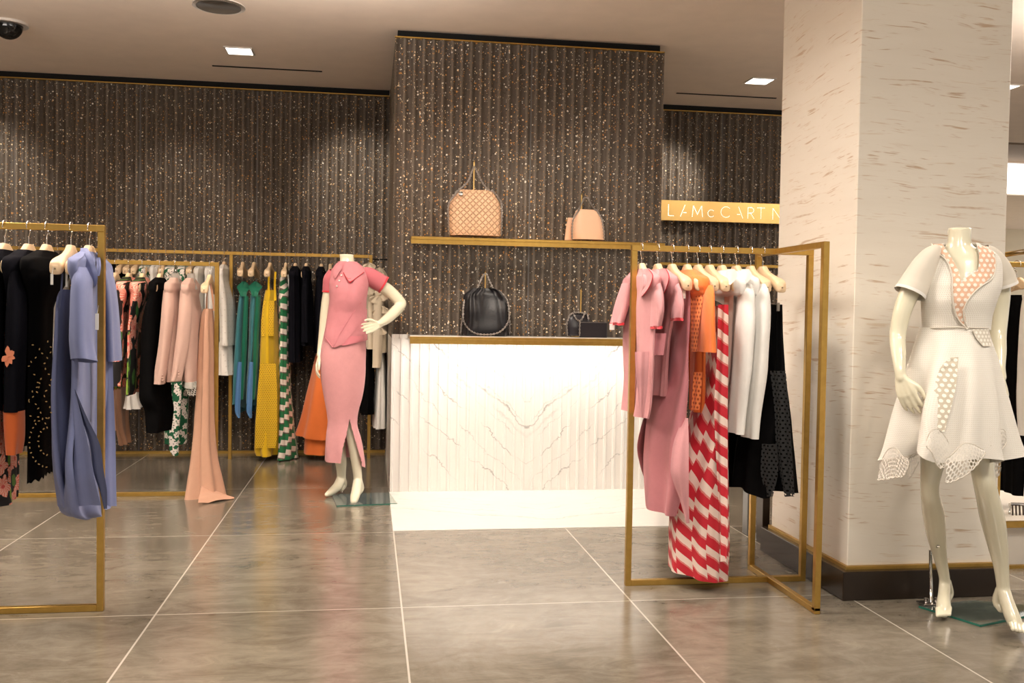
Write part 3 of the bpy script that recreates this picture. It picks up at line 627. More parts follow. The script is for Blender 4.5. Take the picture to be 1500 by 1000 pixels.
g = polo('second pink knit polo on the T-shaped rack, between the first polo and the skirt', [('sh', 964), (398, 958, 986, .05), (406, 955, 990, .11), (420, 948, 992, .17), (450, 948, 986), (500, 948, 978), (545, 950, 974), (578, 953, 972)],
         [(412, 974, 992, 3.86), (425, 978, 997, 3.80), (445, 981, 1000, 3.77), (466, 983, 997, 3.76)], None, None,
         collar=[[(393, 967, 3.86, 975, 3.77), (406, 964, 3.87, 980, 3.73), (424, 965, 3.86, 975, 3.77), (434, 966, 3.86, 969, 3.82)]], edge=[(393, 974.5, 3.768, 976, 3.76), (406, 979.5, 3.728, 981, 3.725), (424, 974.5, 3.768, 976, 3.765), (434, 968.5, 3.82, 970, 3.815)])
g.sheet('wrap_panel', [(488, 958, 3.80, 976, 3.80), (520, 958, 3.79, 972, 3.79), (510, 966, 3.79, 971, 3.79)][:2], PINK, .003, 1.5)
g = Gar('knit_skirt', 'long pink knit skirt with split flaps hanging between the polos and the orange top', 'skirt', [(424, 978, 1010, .17), (445, 976, 1010), (500, 972, 1008), (560, 958, 1006), (620, 946, 1004), (655, 944, 1002, .19), (700, 944, 999, .19), (745, 946, 988, .15)], YR, .205, PINK, folds=(3, 4, 7), amp=(.002, .010), wrinkle=.007)
g.sheet('split_flap', [(612, 1000, 3.80, 1008, 3.77), (650, 986, 3.78, 1009, 3.75), (690, 982, 3.77, 1009, 3.74), (730, 995, 3.77, 1009, 3.75), (766, 1005, 3.77, 1010, 3.76)], PINKL, .006, 1.)
g.sheet('split_flap', [(608, 944, 4.12, 954, 4.16), (630, 938, 4.12, 954, 4.17), (655, 934, 4.10, 954, 4.18), (680, 938, 4.10, 954, 4.18), (702, 945, 4.12, 956, 4.18)], PINKL, .006, .5)
g = Gar('orange_blouse', 'bright orange top with mesh yoke on the T-shaped rack', 'top', [('sh', 1007), (405, 1006, 1030, .05), (412, 1004, 1036, .12), (430, 1006, 1034, .16), (480, 1008, 1032), (540, 1009, 1030), (570, 1010, 1029), (602, 1010, 1027, .15)], YR, .205, ORANGE, folds=(3, 5), amp=(.001, .009))
g.tube('sleeve', [(418, 1024, 1043, 3.83), (432, 1024, 1046, 3.79), (470, 1022, 1047, 3.77), (515, 1021, 1048, 3.77)], ORANGE, dy=.08)
g.sheet('mesh_panel', [(408, 1012, 3.90, 1028, 3.84), (430, 1010, 3.88, 1030, 3.79), (470, 1012, 3.85, 1025, 3.77), (515, 1012, 3.84, 1021, 3.77)], ONET, .003, 1.)
g.sheet('mesh_panel', [(545, 1016, 3.86, 1029, 3.81), (575, 1014, 3.86, 1027, 3.81), (600, 1012, 3.86, 1025, 3.81)], ONET, .004, 1.)
g.card(999, 425, 5, 12, 3.82)
g = Gar('striped_trousers', 'long red and white striped trousers hanging to the floor on the T-shaped rack', 'trousers', [(448, 1042, 1068, .12), (470, 1038, 1068), (530, 1026, 1067), (600, 1012, 1066, .17), (660, 998, 1064, .17), (720, 984, 1063, .17), (780, 981, 1062, .17), (838, 981, 1058, .16)], YR, .205, STRR, folds=(2, 5, 8), amp=(.002, .012), hem=lambda t: -.02*math.cos(t))
g.sheet('second_leg', [(446, 1052, 3.83, 1067, 3.80), (520, 1050, 3.82, 1067, 3.79), (600, 1046, 3.82, 1066, 3.79), (700, 1050, 3.82, 1066, 3.79), (780, 1054, 3.82, 1066, 3.79), (822, 1055, 3.82, 1064, 3.79)], STRR, .010, 1.)
for lab, d, hemy, sl in (('first white long-sleeved shirt on the T-shaped rack, next to the stripes', 0, 626, False), ('second white long-sleeved shirt on the T-shaped rack, before the black skirt', 21, 640, True)):
    rows = [('sh', 1058+d), (400, 1064+d, 1084+d, .05), (407, 1062+d, 1092+d, .11), (422, 1061+d, 1099+d, .16), (450, 1062+d, 1102+d), (520, 1062+d, 1098+d), (580, 1061+d, 1093+d), (hemy, 1060+d*.9, 1089+d, .15)]
    g = Gar('white_shirt', lab, 'shirt', rows, YR, .205, WHITEB, folds=(3, 5, 8), amp=(.001, .009), group='white shirts on the T-shaped rack')
    g.tube('sleeve', [(416, 1080+d, 1100+d, 3.84), (432, 1080+d, 1106+d, 3.80), (480, 1078+d, 1107+d, 3.77), (540, 1074+d, 1103+d, 3.77), (600, 1070+d*.9, 1094+d, 3.79), (634+d*.3, 1068+d*.9, 1089+d, 3.8)], WHITEB, dy=.065)
    g.sheet('collar', [(394, 1065+d, 3.83, 1076+d, 3.73), (404, 1062+d, 3.85, 1081+d, 3.69), (417, 1062+d, 3.85, 1070+d, 3.77)], WHITEB, .002, 1.)
    g.sheet('lace_side', [(425, 1061+d, 3.92, 1075+d, 3.82), (500, 1060+d, 3.9, 1072+d, 3.82), (560, 1060+d, 3.9, 1068+d, 3.82)], fabric('ivory_lace_side%d' % d, (.74, .60, .52), weave=220), .004, 1.)
g = Gar('black_skirt', 'black skirt with mesh panels clipped at the right end of the T-shaped rack', 'skirt', [(446, 1122, 1145, .10), (480, 1116, 1146, .13), (540, 1104, 1148, .16), (590, 1085, 1152, .19), (640, 1066, 1154, .20), (690, 1062, 1157, .2), (712, 1061, 1158, .2)], YR, .2, BLACK, folds=(4, 7, 11), amp=(.002, .028), nu=110, hem=lambda t: .014*math.sin(4*t))
g.sheet('mesh_panel', [(543, 1128, 3.80, 1151, 3.76), (600, 1134, 3.79, 1156, 3.75), (660, 1136, 3.79, 1160, 3.74), (727, 1148, 3.79, 1164, 3.74)], BNET, .012, 1.5)
g.sheet('mesh_panel', [(650, 1116, 3.80, 1138, 3.76), (690, 1114, 3.80, 1140, 3.76), (727, 1122, 3.80, 1132, 3.76)], BNET, .008, 1.5)
mb = MB(); a, b = at(1119, 440, 3.93), at(1140, 446, 3.86)
mb.tube([a, (a+b)/2+np.array([0, 0, -.004]), b], .0022, 8)
for q in (a, b): mb.box(q+np.array([-.006, -.004, -.028]), q+np.array([.006, .004, .008]), .001)
mb.build('trouser_clip', GUN, g.root)
hanger(1141, YK, ZK, WH+'on the wall rail behind the T-shaped rack, near the column', py=384)
# ---------------------------------------------------------------- front left rack
for px, lab in ((7, 'at the left picture edge, front left rack, in a black knit'), (42, 'in the black sweater with orange cuffs'), (68.5, 'in the black eyelet dress, rounded end showing'), (104, 'with bare arm left of the blue shirt dress'), (131, 'inside the collar of the blue shirt dress')):
    hanger(px, YL, ZL, WH+lab, 'hangers on the front left rack', random.uniform(-.05, .05), py=331)
def orange_cuff_knit(label, x, fl):
    g = Gar('black_sweater', label, 'sweater', [('sh', 42+x), (376, 34+x, 54+x, .05), (384, 24+x, 58+x, .11), (400, 18+x, 56+x, .16), (450, 12+x, 52+x), (540, 10+x, 50+x), (600, 10+x, 50+x), (655, 10+x, 48+x)], YL, .17, BLACKK, folds=(3, 5), amp=(.001, .008), group='black sweaters with orange cuffs')
    g.tube('sleeve', [(388, 18+x, 36+x, 3.72), (410, 12+x, 38+x, 3.68), (480, 7+x, 39+x, 3.66), (560, 5+x, 37+x, 3.66), (602, 5+x, 36+x, 3.66)], BLACKK, dy=.06)
    g.tube('cuff', [(601, 4+x, 36+x, 3.66), (640, 6+x, 35+x, 3.66), (664, 8+x, 32+x, 3.66)], RUST, dy=.05, amp=(.001, .004))
    if fl:
        mb = MB()                            # intarsia flower on the sleeve
        for k, (dx, dy_, L, wd) in enumerate(((-1, 17, 17, 5), (7, 13, 14, 5), (9, 3, 12, 5), (8, -9, 11, 5), (0, -14, 15, 5), (-4, 4, 12, 6), (3, -2, 12, 6))):
            c = np.array([11.+x, 521.]); d = np.array([dx, dy_])/math.hypot(dx, dy_); n = np.array([-d[1], d[0]])
            pts = [c-d*2, c+d*L*.45+n*wd*.8, c+d*L*.8+n*wd*.5, c+d*L, c+d*L*.75-n*wd*.5, c+d*L*.45-n*wd*.8]
            mb.add([at(q[0], q[1], 3.588-.0006*k) for q in pts], [tuple(range(6))], smooth=False)
        mb.build('flower_motif', fabric('flower_knit', (.80, .27, .15)), g.root)
    return g
g = orange_cuff_knit('black sweater with orange cuff cut by the left picture edge', -35, False)
g = orange_cuff_knit('black sweater with an orange cuff and coral flower on its sleeve', 0, True)
g = Gar('floral_trousers', 'black trousers with coral flowers hanging low at the left edge', 'trousers', [(440, -6, 30, .12), (520, -8, 30), (620, -10, 29), (680, -10, 28), (736, -8, 27)], YL, .16, FLORS, folds=(3, 6), amp=(.002, .010))
g = Gar('black_eyelet_dress', 'black dress with gold eyelet rings between the sweater and the blue dress', 'dress', [('sh', 68.5), (374, 60, 76, .04), (384, 50, 80, .1), (400, 44, 80, .15), (450, 42, 80), (520, 41, 78), (600, 40, 78), (660, 41, 77), (698, 41, 77)], YL, .16, BLACK, folds=(2, 4), amp=(.001, .006), hem=lambda t: .006*math.sin(14*t))
def eyelets(g):
    mb = MB(); x0, Yf = 58, 3.66
    pts = [(48+10*math.sin(i*.9)+2*(i % 3), 505+i*6.2) for i in range(18)]+[(70+5*math.sin(i*1.1), 500+i*8) for i in range(16)]
    for cx, cy, rx, ry in ((70, 648, 27, 36), (70, 646, 14, 20)):
        pts += [(cx-rx*math.cos(a), cy-ry*math.sin(a)) for a in np.linspace(-1.5, 1.5, 15 if rx > 20 else 9)]
    pts += [(48+9*math.sin(i*.7+1), 560+i*7) for i in range(9)]
    for i, (x, y) in enumerate(pts):
        if not 42 < x < 77: continue
        c = at(x, y, Yf); a = 1.3*i; ca, sa = math.cos(a), math.sin(a)
        mb.add([c+np.array([.0040*math.cos(t)*ca-.0022*math.sin(t)*sa, -.0003*i*0, .0040*math.cos(t)*sa+.0022*math.sin(t)*ca]) for t in np.arange(8)*PI/4], [tuple(range(8))], smooth=False)
    mb.build('eyelet_pattern', fabric('gold_eyelet', (.36, .24, .10)), g.root)
eyelets(g); g.card(74, 401, 4, 16, 3.64)
g = Gar('blue_strap_dress', 'blue cotton strap dress tucked just behind the shirt dress', 'dress', [(424, 90, 104, .07), (440, 84, 108, .12), (490, 82, 110), (560, 78, 112), (620, 76, 116), (680, 80, 122), (735, 90, 128, .1)], 3.83, .13, CHAMB, folds=(3, 6), amp=(.002, .012))
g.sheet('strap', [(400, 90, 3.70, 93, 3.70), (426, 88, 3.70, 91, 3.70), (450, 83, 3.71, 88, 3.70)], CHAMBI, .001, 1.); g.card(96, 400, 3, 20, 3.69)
g = Gar('blue_shirt_dress', 'blue chambray shirt dress at the right end of the front left rack', 'dress', [('sh', 131), (370, 124, 140, .05), (380, 118, 146, .10), (395, 110, 151, .17), (430, 106, 152, .24), (480, 106, 152, .26), (540, 106, 152, .26), (600, 103, 153, .26), (660, 97, 155, .25), (710, 93, 157, .22), (740, 95, 158, .18), (752, 108, 155, .10)], YL, .18, CHAMB, folds=(3, 5, 8), amp=(.002, .014), wrinkle=.008)
g.tube('sleeve', [(392, 112, 134, 3.72), (412, 106, 136, 3.67), (460, 103, 137, 3.64), (500, 102, 138, 3.63), (528, 104, 143, 3.63)], CHAMB, dy=.075, hem=lambda t: -.012*math.sin(t))
g.tube('sleeve', [(392, 146, 160, 3.98), (412, 150, 168, 4.02), (460, 154, 174, 4.05), (528, 157, 178, 4.06)], CHAMB, dy=.07)
g.sheet('collar', [(363, 118, 3.80, 128, 3.79), (374, 117, 3.74, 134, 3.72), (395, 128, 3.70, 141, 3.69), (408, 135, 3.69, 143, 3.68), (419, 138, 3.69, 140, 3.685)], CHAMB, .001, 1.)
g.sheet('collar', [(372, 140, 3.86, 146, 3.86), (390, 142, 3.80, 148, 3.80), (404, 142, 3.78, 146, 3.78)], CHAMB, .001, 1.)
g.sheet('front_fold', [(580, 104, 3.66, 112, 3.64), (620, 100, 3.65, 122, 3.62), (660, 99, 3.65, 131, 3.61), (700, 97, 3.66, 138, 3.61), (740, 104, 3.68, 148, 3.64)], CHAMB, .012, 1.2)
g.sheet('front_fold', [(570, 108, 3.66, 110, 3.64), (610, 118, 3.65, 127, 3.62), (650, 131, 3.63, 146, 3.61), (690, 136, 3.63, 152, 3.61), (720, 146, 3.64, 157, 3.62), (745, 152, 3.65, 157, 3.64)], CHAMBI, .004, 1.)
g.sheet('back_panel', [(440, 146, 4.0, 163, 4.03), (560, 147, 4.02, 166, 4.03), (640, 148, 4.0, 169, 4.02), (700, 150, 3.96, 170, 4.0), (741, 154, 3.95, 171, 3.98)], CHAMB, .006, 1.)
g.card(139.5, 459, 5, 24, 3.665)
# ---------------------------------------------------------------- middle left rack
for px, lab in ((169.5, 'nearest the front left post on the low rack, bare'), (189, 'holding the floral blouse beside the blue sleeve'), (209, 'holding the floral blouse next to the black dress'), (234.5, 'in the high neck of the black top')):
    hanger(px, YM, ZM, WH+lab, 'hangers on the low rack', random.uniform(-.05, .05), py=383)
hanger(307.5, YM, ZM, WH+'with rounded end above the long nude gown', 'hangers on the low rack', 0., py=386)
g = Gar('floral_blouse', 'black blouse with large coral flowers beside the blue sleeve', 'blouse', [('sh', 189), (413, 172, 182, .05), (420, 168, 187, .11), (440, 166, 190, .16), (480, 165, 191), (530, 162, 189), (569, 159, 186)], YM, .21, FLOR, folds=(3, 5), amp=(.001, .010), group='floral blouses')
g.tube('sleeve', [(425, 166, 180, 6.02), (460, 163, 181, 5.99), (520, 161, 180, 5.99), (565, 159, 178, 6.0)], FLOR, dy=.06)
g = Gar('floral_blouse', 'black blouse with coral flowers and green leaves next to the plain black top', 'blouse', [('sh', 209), (414, 192, 203, .05), (421, 189, 208, .11), (440, 188, 210, .16), (480, 187, 210), (530, 186, 209), (576, 184, 207)], YM, .21, FLOR, folds=(3, 5), amp=(.001, .010), group='floral blouses')
g = Gar('high_neck_dress', 'plain black high-necked dress left of the blush jackets', 'dress', [('sh', 234.5), (411, 229, 245, .05), (418, 222, 248, .09), (432, 212, 249, .15), (470, 209, 248), (530, 206, 247), (578, 204, 250), (600, 212, 252, .16), (630, 214, 248, .15)], YM, .21, BLACK, folds=(3, 5), amp=(.001, .008))
def bust_hanger(px, py, label):
    x = at(px, py, YM)[0]; zt = ZM-.06
    root = thing('bust_hanger', label, 'clothes hanger', (x, YM, zt-.055), 'grey neck forms of the blush jackets')
    mb = MB(); mb.grid([[(x+r*math.cos(a), YM+r*math.sin(a), zt+z) for a in np.arange(20)*2*PI/20] for r, z in ((.040, -.10), (.026, -.055), (.024, -.005), (.020, 0))], True, capa=True, capb=True); mb.build('neck_form', GREYFELT, root)
    hk = MB(); hk.add(np.vstack(_hk.v)+np.array([x, YM, ZM-.0655]), _hk.f); hk.build('hook', CHROME, root)
bust_hanger(257, 386, 'grey neck form filling the left blush jacket'); bust_hanger(280, 386, 'grey neck form filling the right blush jacket')
for lab, d, sl in (('left blush pink jacket on the low rack beside the black dress', 0, [(425, 240, 256, 6.03), (455, 237, 257, 5.99), (500, 233, 252, 5.98), (540, 228, 246, 5.98), (562, 227, 242, 5.98)]),
                   ('right blush pink jacket on the low rack beside the nude gown', 23, [(425, 264, 280, 6.03), (455, 262, 282, 5.99), (500, 258, 278, 5.98), (540, 253, 270, 5.98), (557, 250, 266, 5.98)])):
    g = Gar('blush_jacket', lab, 'jacket', [('sh', 257+d), (411, 254+d, 269+d, .05), (418, 247+d, 274+d, .11), (432, 242+d, 276+d, .16), (470, 240+d, 276+d), (520, 240+d, 275+d), (556, 243+d, 274+d)], YM, .21, BLUSH, folds=(2, 4), amp=(.001, .008), group='blush pink jackets')
    g.tube('sleeve', sl, BLUSH, dy=.06)
    mb = MB()
    for k in range(3): c = at(sl[-1][2]-4, sl[-1][0]-5-4*k, sl[-1][3]-.055); mb.ball(c, .006, 8, 6)
    mb.build('cuff_buttons', BLUSH, g.root)
g = Gar('nude_gown', 'long nude gown trailing onto the floor at the right end of the low rack', 'dress', [(452, 299, 312, .09), (462, 296, 313, .12), (490, 294, 314), (550, 291, 314), (610, 288, 314), (660, 284, 316), (700, 278, 323, .15), (728, 274, 328, .17), (741, 271, 331, .2)], YM, .14, NUDE, folds=(3, 6, 9), amp=(.003, .022))
g.sheet('strap', [(412, 306, 6.19, 309, 6.19), (435, 310, 6.1, 313, 6.1), (455, 312, 6.08, 314, 6.08)], NUDED, .001, 1.); g.sheet('strap', [(412, 304, 6.19, 306, 6.19), (435, 302, 6.28, 304, 6.28), (455, 301, 6.28, 304, 6.28)], NUDED, .001, 1.)
P = []
for t in np.linspace(0, 1, 22):          # train: the hem pools on the floor and runs off to the right
    r = []
    for j in range(15):
        q = j/14; x = (302+t*41)*(1-q)+(290+t*53)*q; y = (722+8*t)*(1-q)+(740-9*t)*q
        c = onfloor(x, y); h = .075*(1-t)**1.6*math.sin(PI*min(1, .12+q*.88))**.8+.012*abs(math.sin(q*8+t*5))*(1-t*.6); r.append((c[0], c[1], .004+h))
    P.append(r)
MB().grid(P).build('train', NUDE, g.root)
# ---------------------------------------------------------------- tall wall rack, left part
tops = [(-12, BLACK, 'black'), (14, BLACK, 'black'), (27, WHITE, 'white'), (50, BLACK, 'black'), (86, WHITEB, 'white'), (104, BLACK, 'black')]
WHR = 'hangers on the tall wall rack'
for px, lab in ((13, 'on the wall rack seen past the far left black knit'), (29, 'on the wall rack seen behind the black sweater'), (86, 'on the wall rack seen between the eyelet dress and the blue dress'), (157.5, 'on the wall rack just right of the front left post'), (173.5, 'on the wall rack, topping a black dress'),
                (184, 'with rounded end, on the wall rack above the second floral blouse'), (195, 'right behind the rounded end, bare, on the wall rack'), (205.5, 'with rounded end over the white frill, on the wall rack'), (218, 'in the first white and green floral top, wall rack'), (232.5, 'with rounded end in a white top on the wall rack'),
                (243.5, 'with bare arm above the black top, on the wall rack'), (256, 'in the second white and green floral top on the wall rack'), (272.5, 'in the long white and green floral dress on the wall rack'), (283, 'with rounded end above the right blush jacket, on the wall rack'), (296, 'in the white top above the nude gown'), (312, 'in the white top partly behind the low rack post'), (329, 'in the tiered white top beside the wall rack post'),
                (356, 'with bare arm above the first green top'), (372.5, 'with bare arm above the second green top'), (396, 'with rounded end above the yellow dress'), (419, 'with rounded end above the green striped dress'), (433, 'with rounded end in the short black dress'), (449, 'in the black dress second from the striped one'), (471, 'in the black dress nearest the pink polo mannequin'), (484, 'bare, just left of the pink mannequin neck'), (498, 'half hidden by the pink mannequin neck'), (540, 'behind the pink sleeve at the end of the wall rack')):
    hanger(px, YK, ZK, WH+lab, WHR, random.uniform(-.06, .06), py=368)
def simple(name, label, cat, rows, mat, Y=YK, w=.20, group=None, **k): return Gar(name, label, cat, rows, Y, w, mat, group=group, sub=5, nu=56, **k)
def top_rows(x, y0, y1, hw=9, sp=0): return [('sh', x), (y0, x-4, x+4, .05), (y0+5, x-hw*.8, x+hw*.8, .11), (y0+14, x-hw, x+hw, .16), ((y0+y1)/2, x-hw, x+hw), (y1, x-hw-sp, x+hw+sp)]
simple('black_dress', 'black dress on the wall rack peeping out right of the front left post', 'dress', top_rows(157.5, 384, 640, 9), BLACK)
simple('black_dress', 'black dress on the wall rack directly above the first floral blouse', 'dress', top_rows(173.5, 386, 560, 8), BLACK)
simple('white_blouse', 'white blouse on the wall rack glimpsed left of the black eyelet dress', 'blouse', top_rows(29, 384, 560, 9), WHITE)
simple('white_blouse', 'white blouse on the wall rack glimpsed through the bare arm by the blue collar', 'blouse', top_rows(86, 384, 560, 10), WHITEB)
simple('nude_trousers', 'dark nude trousers showing under the first floral blouse', 'trousers', [(440, 172, 190, .12), (520, 168, 188), (580, 166, 187), (620, 170, 187), (650, 176, 188, .1)], NUDED)
g = simple('pale_trousers', 'pale nude trouser leg beside the blue dress hem', 'trousers', [(480, 158, 176, .1), (560, 158, 174), (630, 164, 168, .05)], NUDE, Y=7.5)
simple('white_frill_dress', 'white frilled hem showing under the second floral blouse', 'dress', [(400, 202, 212, .06), (420, 196, 216, .14), (500, 190, 214), (570, 188, 210), (596, 187, 212)], WHITEB, folds=(7, 11), amp=(.002, .022))
for x, y1, lab in ((218, 560, 'white and green floral top left of the black high-necked dress'), (256, 560, 'white and green floral top just left of the blush jackets, behind'),):
    simple('floral_blouse', lab, 'top', top_rows(x, 385, y1, 10), FLORG, group='white and green floral tops')
simple('floral_dress', 'long white and green floral dress with pointed hem below the blush jackets', 'dress', [('sh', 272.5), (385, 268, 278, .05), (391, 264, 282, .11), (402, 262, 284, .16), (480, 258, 282), (560, 254, 277), (620, 246, 274), (648, 247, 272)], FLORG, folds=(4, 7), amp=(.001, .020), hem=lambda t: -.075*math.exp(-((t-5.0)/.6)**2), group='white and green floral tops')
simple('white_blouse', 'white top with brown hanger end behind the black high-necked dress', 'top', top_rows(232.5, 384, 520, 9), WHITEB)
g = simple('lace_hem_blouse', 'white top with scalloped lace hem below the right blush jacket', 'top', [('sh', 296), (382, 291, 301, .05), (388, 285, 306, .11), (400, 283, 308, .16), (480, 280, 304), (540, 274, 300), (566, 272, 300)], WHITE, folds=(3, 6), amp=(.001, .012))
g.sheet('lace_hem', [(548, 272, 7.5, 297, 7.48), (566, 271, 7.5, 298, 7.48), (580, 276, 7.5, 297, 7.48)], WHOLE, .012, 2.)
simple('white_blouse', 'white collared top between the nude gown strap and the low rack post', 'top', top_rows(312, 386, 545, 10), WHITEB)
g = simple('tiered_blouse', 'white tiered eyelet top beside the tall wall rack post', 'top', [('sh', 329), (385, 324, 335, .05), (391, 322, 340, .11), (404, 321, 343, .16), (450, 321, 344), (505, 322, 345)], WEYE, folds=(3, 5), amp=(.001, .010))
g.tube('lower_tier', [(500, 321, 342, 7.67), (525, 320, 343, 7.67), (548, 319, 345, 7.67)], WEYE, dy=.15, folds=(5, 9), amp=(.002, .012))
# tall wall rack, right part
for lab, d, rows, tip in (('first green and blue satin top with raised collar, left of the yellow dress', 0, [(432, 350, 363, .1), (470, 347, 362), (520, 345, 361), (560, 344, 359), (598, 344, 358)], 610), ('second green and blue satin top, next to the yellow dress', 17, [(432, 350, 365, .1), (470, 349, 364), (520, 348, 362), (560, 346, 360), (596, 345, 358)], 605)):
    rows = [(r[0], r[1]+d, r[2]+d)+tuple(r[3:]) for r in rows]
    g = simple('satin_blouse', lab, 'top', rows, TEAL, w=.17, folds=(3, 5), amp=(.002, .014), group='green and blue satin tops', hem=lambda t: -.05*math.sin(t))
    g.sheet('raised_collar', [(412, 355+d, 7.62, 359+d, 7.6), (420, 347+d, 7.58, 367+d, 7.6), (427, 350+d, 7.56, 362+d, 7.55), (434, 352+d, 7.55, 361+d, 7.54)], GREEN, .004, 1.)
    g.sheet('green_side', [(434, 357+d, 7.52, 364+d, 7.55), (500, 354+d, 7.5, 362+d, 7.55), (560, 353+d, 7.5, 359+d, 7.55), (585, 353+d, 7.5, 357+d, 7.55)], GREEN, .006, 1.)
    g.sheet('blue_lining', [(530, 348+d, 7.48, 354+d, 7.5), (570, 345+d, 7.48, 353+d, 7.5), (600, 344+d, 7.48, 352+d, 7.5), (612, 349+d, 7.48, 352+d, 7.5)], BLUE, .005, 1.)
g = simple('yellow_dress', 'long yellow dress with eyelet bands on the tall wall rack', 'dress', [(425, 389, 404, .08), (440, 386, 405, .12), (470, 383, 406), (530, 381, 409), (580, 377, 411), (630, 374, 411), (655, 373, 409), (664, 376, 408)], YELLOW, w=.17, folds=(3, 5, 8), amp=(.002, .016))
for xx, y2 in ((393, 426), (402, 432)): g.sheet('strap', [(398, xx, 7.66, xx+3, 7.66), (415, xx-1, 7.6, xx+2, 7.6), (y2+8, xx-1, 7.56, xx+3, 7.56)], YELLOW, .001, 1.)
g.sheet('eyelet_panel', [(440, 386, 7.56, 402, 7.53), (470, 383, 7.52, 401, 7.5), (492, 383, 7.51, 401, 7.5)], YELLOWL, .005, 1.); g.sheet('eyelet_panel', [(532, 381, 7.51, 404, 7.48), (580, 377, 7.51, 406, 7.48), (630, 374, 7.5, 406, 7.48), (656, 374, 7.5, 404, 7.48)], YELLOWL, .010, 1.5)
g = simple('striped_dress', 'long green and white striped dress on the tall wall rack', 'dress', [(402, 410, 416, .05), (420, 409, 424, .1), (440, 408, 426), (500, 409, 425), (560, 410, 424), (610, 409, 427), (650, 407, 431), (670, 406, 432)], STRG, w=.14, folds=(3, 6), amp=(.001, .016))
g.sheet('white_edging', [(402, 421, 7.56, 422.5, 7.56), (425, 423, 7.53, 425, 7.53), (440, 425, 7.52, 427, 7.52)], WHITEB, .001, 1.)
for x, y1, hw, lab in ((433, 529, 8, 'short black dress directly right of the green striped dress'), (449, 505, 8, 'black long-sleeved dress in the middle of the three black ones'), (471, 516, 9, 'black long-sleeved dress nearest the pink polo mannequin')):
    g = simple('black_dress', lab, 'dress', top_rows(x, 386, y1, hw), BLACKK, group='black dresses beside the striped dress')
    if x > 440: g.tube('sleeve', [(398, x-6, x+5, 7.5), (440, x-7, x+4, 7.47), (y1-4, x-7, x+5, 7.47)], BLACKK, dy=.05)
g = simple('orange_skirt', 'bright orange flared skirt left of the pink mannequin', 'skirt', [(505, 466, 484, .1), (540, 459, 486), (590, 449, 490), (640, 437, 494)], ORANGE, w=.17, folds=(3, 5), amp=(.001, .020), hem=lambda t: -.012*math.cos(t))
g.tube('lower_tier', [(632, 447, 486, 7.67), (663, 446, 486, 7.67)], ORANGE, dy=.14, amp=(.004, .010), folds=(4, 6))
g = simple('ruffled_cardigan', 'cream cable cardigan with ruffles right behind the pink mannequin elbow', 'cardigan', [('sh', 540), (392, 536, 552, .06), (400, 533, 560, .12), (440, 533, 563, .16), (500, 534, 560), (510, 535, 560)], CREAM, folds=(5, 9), amp=(.003, .012))
g.tube('sleeve', [(425, 546, 562, 7.48), (460, 547, 562, 7.46), (500, 546, 560, 7.46), (538, 546, 557, 7.47)], CREAM, dy=.05)
def ruffles(g, pts, Y):
    mb = MB()
    for i, (x, y, w_) in enumerate(pts):
        c = at(x, y, Y); R = [[c+np.array([(r*w_)*math.cos(a), -.015-.012*math.sin(4*a+i)*r, -.03*r*1.1+(r*w_)*.55*math.sin(a)]) for a in np.arange(24)*2*PI/24] for r in (.15, .6, 1.)]; mb.grid(R, True)
    mb.build('ruffle', CREAM, g.root)
ruffles(g, [(541, 384, .05), (548, 398, .05), (552, 432, .06), (556, 452, .06), (548, 470, .045), (540, 420, .05)], 7.44)
g = simple('ruffled_blouse', 'cream ruffled blouse half hidden by the marble counter edge', 'blouse', [(393, 552, 560, .06), (410, 553, 568, .12), (460, 553, 569), (515, 555, 568)], CREAM, folds=(5, 9), amp=(.003, .014))
ruffles(g, [(559, 430, .045), (561, 448, .045), (562, 462, .04), (559, 480, .04)], 7.44)
hanger(556, YK, ZK-.02, WH+'in the cream ruffled blouse past the end of the wall rack', WHR, py=372)
simple('white_pleated_trousers', 'white pleated trousers below the cream ruffled blouse beside the counter', 'trousers', [(512, 553, 562, .1), (540, 552, 564), (600, 548, 566), (624, 547, 566)], WHITEB, folds=(6, 9), amp=(.002, .014))
simple('black_skirt', 'short black skirt hanging behind the pink mannequin hip', 'skirt', [(500, 530, 545, .1), (560, 528, 548), (604, 528, 547)], BLACK)
# ================================================================== MANNEQUINS
def flatfoot(mb, heel, ball, toe, ank, wpx, Y):
    limb(mb, [(ank[0], ank[1], ank[2], ank[3]), (heel[0]*.45+ank[0]*.55, heel[1]*.45+ank[1]*.55, ank[2]*1.02, (heel[2]+ank[3])/2)], 3)
GLASS = NT('green_edged_glass'); GLASS.set(Base_Color=(.55, .72, .64, 1), Roughness=.05, Transmission_Weight=.92, IOR=1.45, Alpha=.75); GLASS = GLASS.m
GLEDGE = plain('green_glass_edge', (.02, .14, .10), .2)
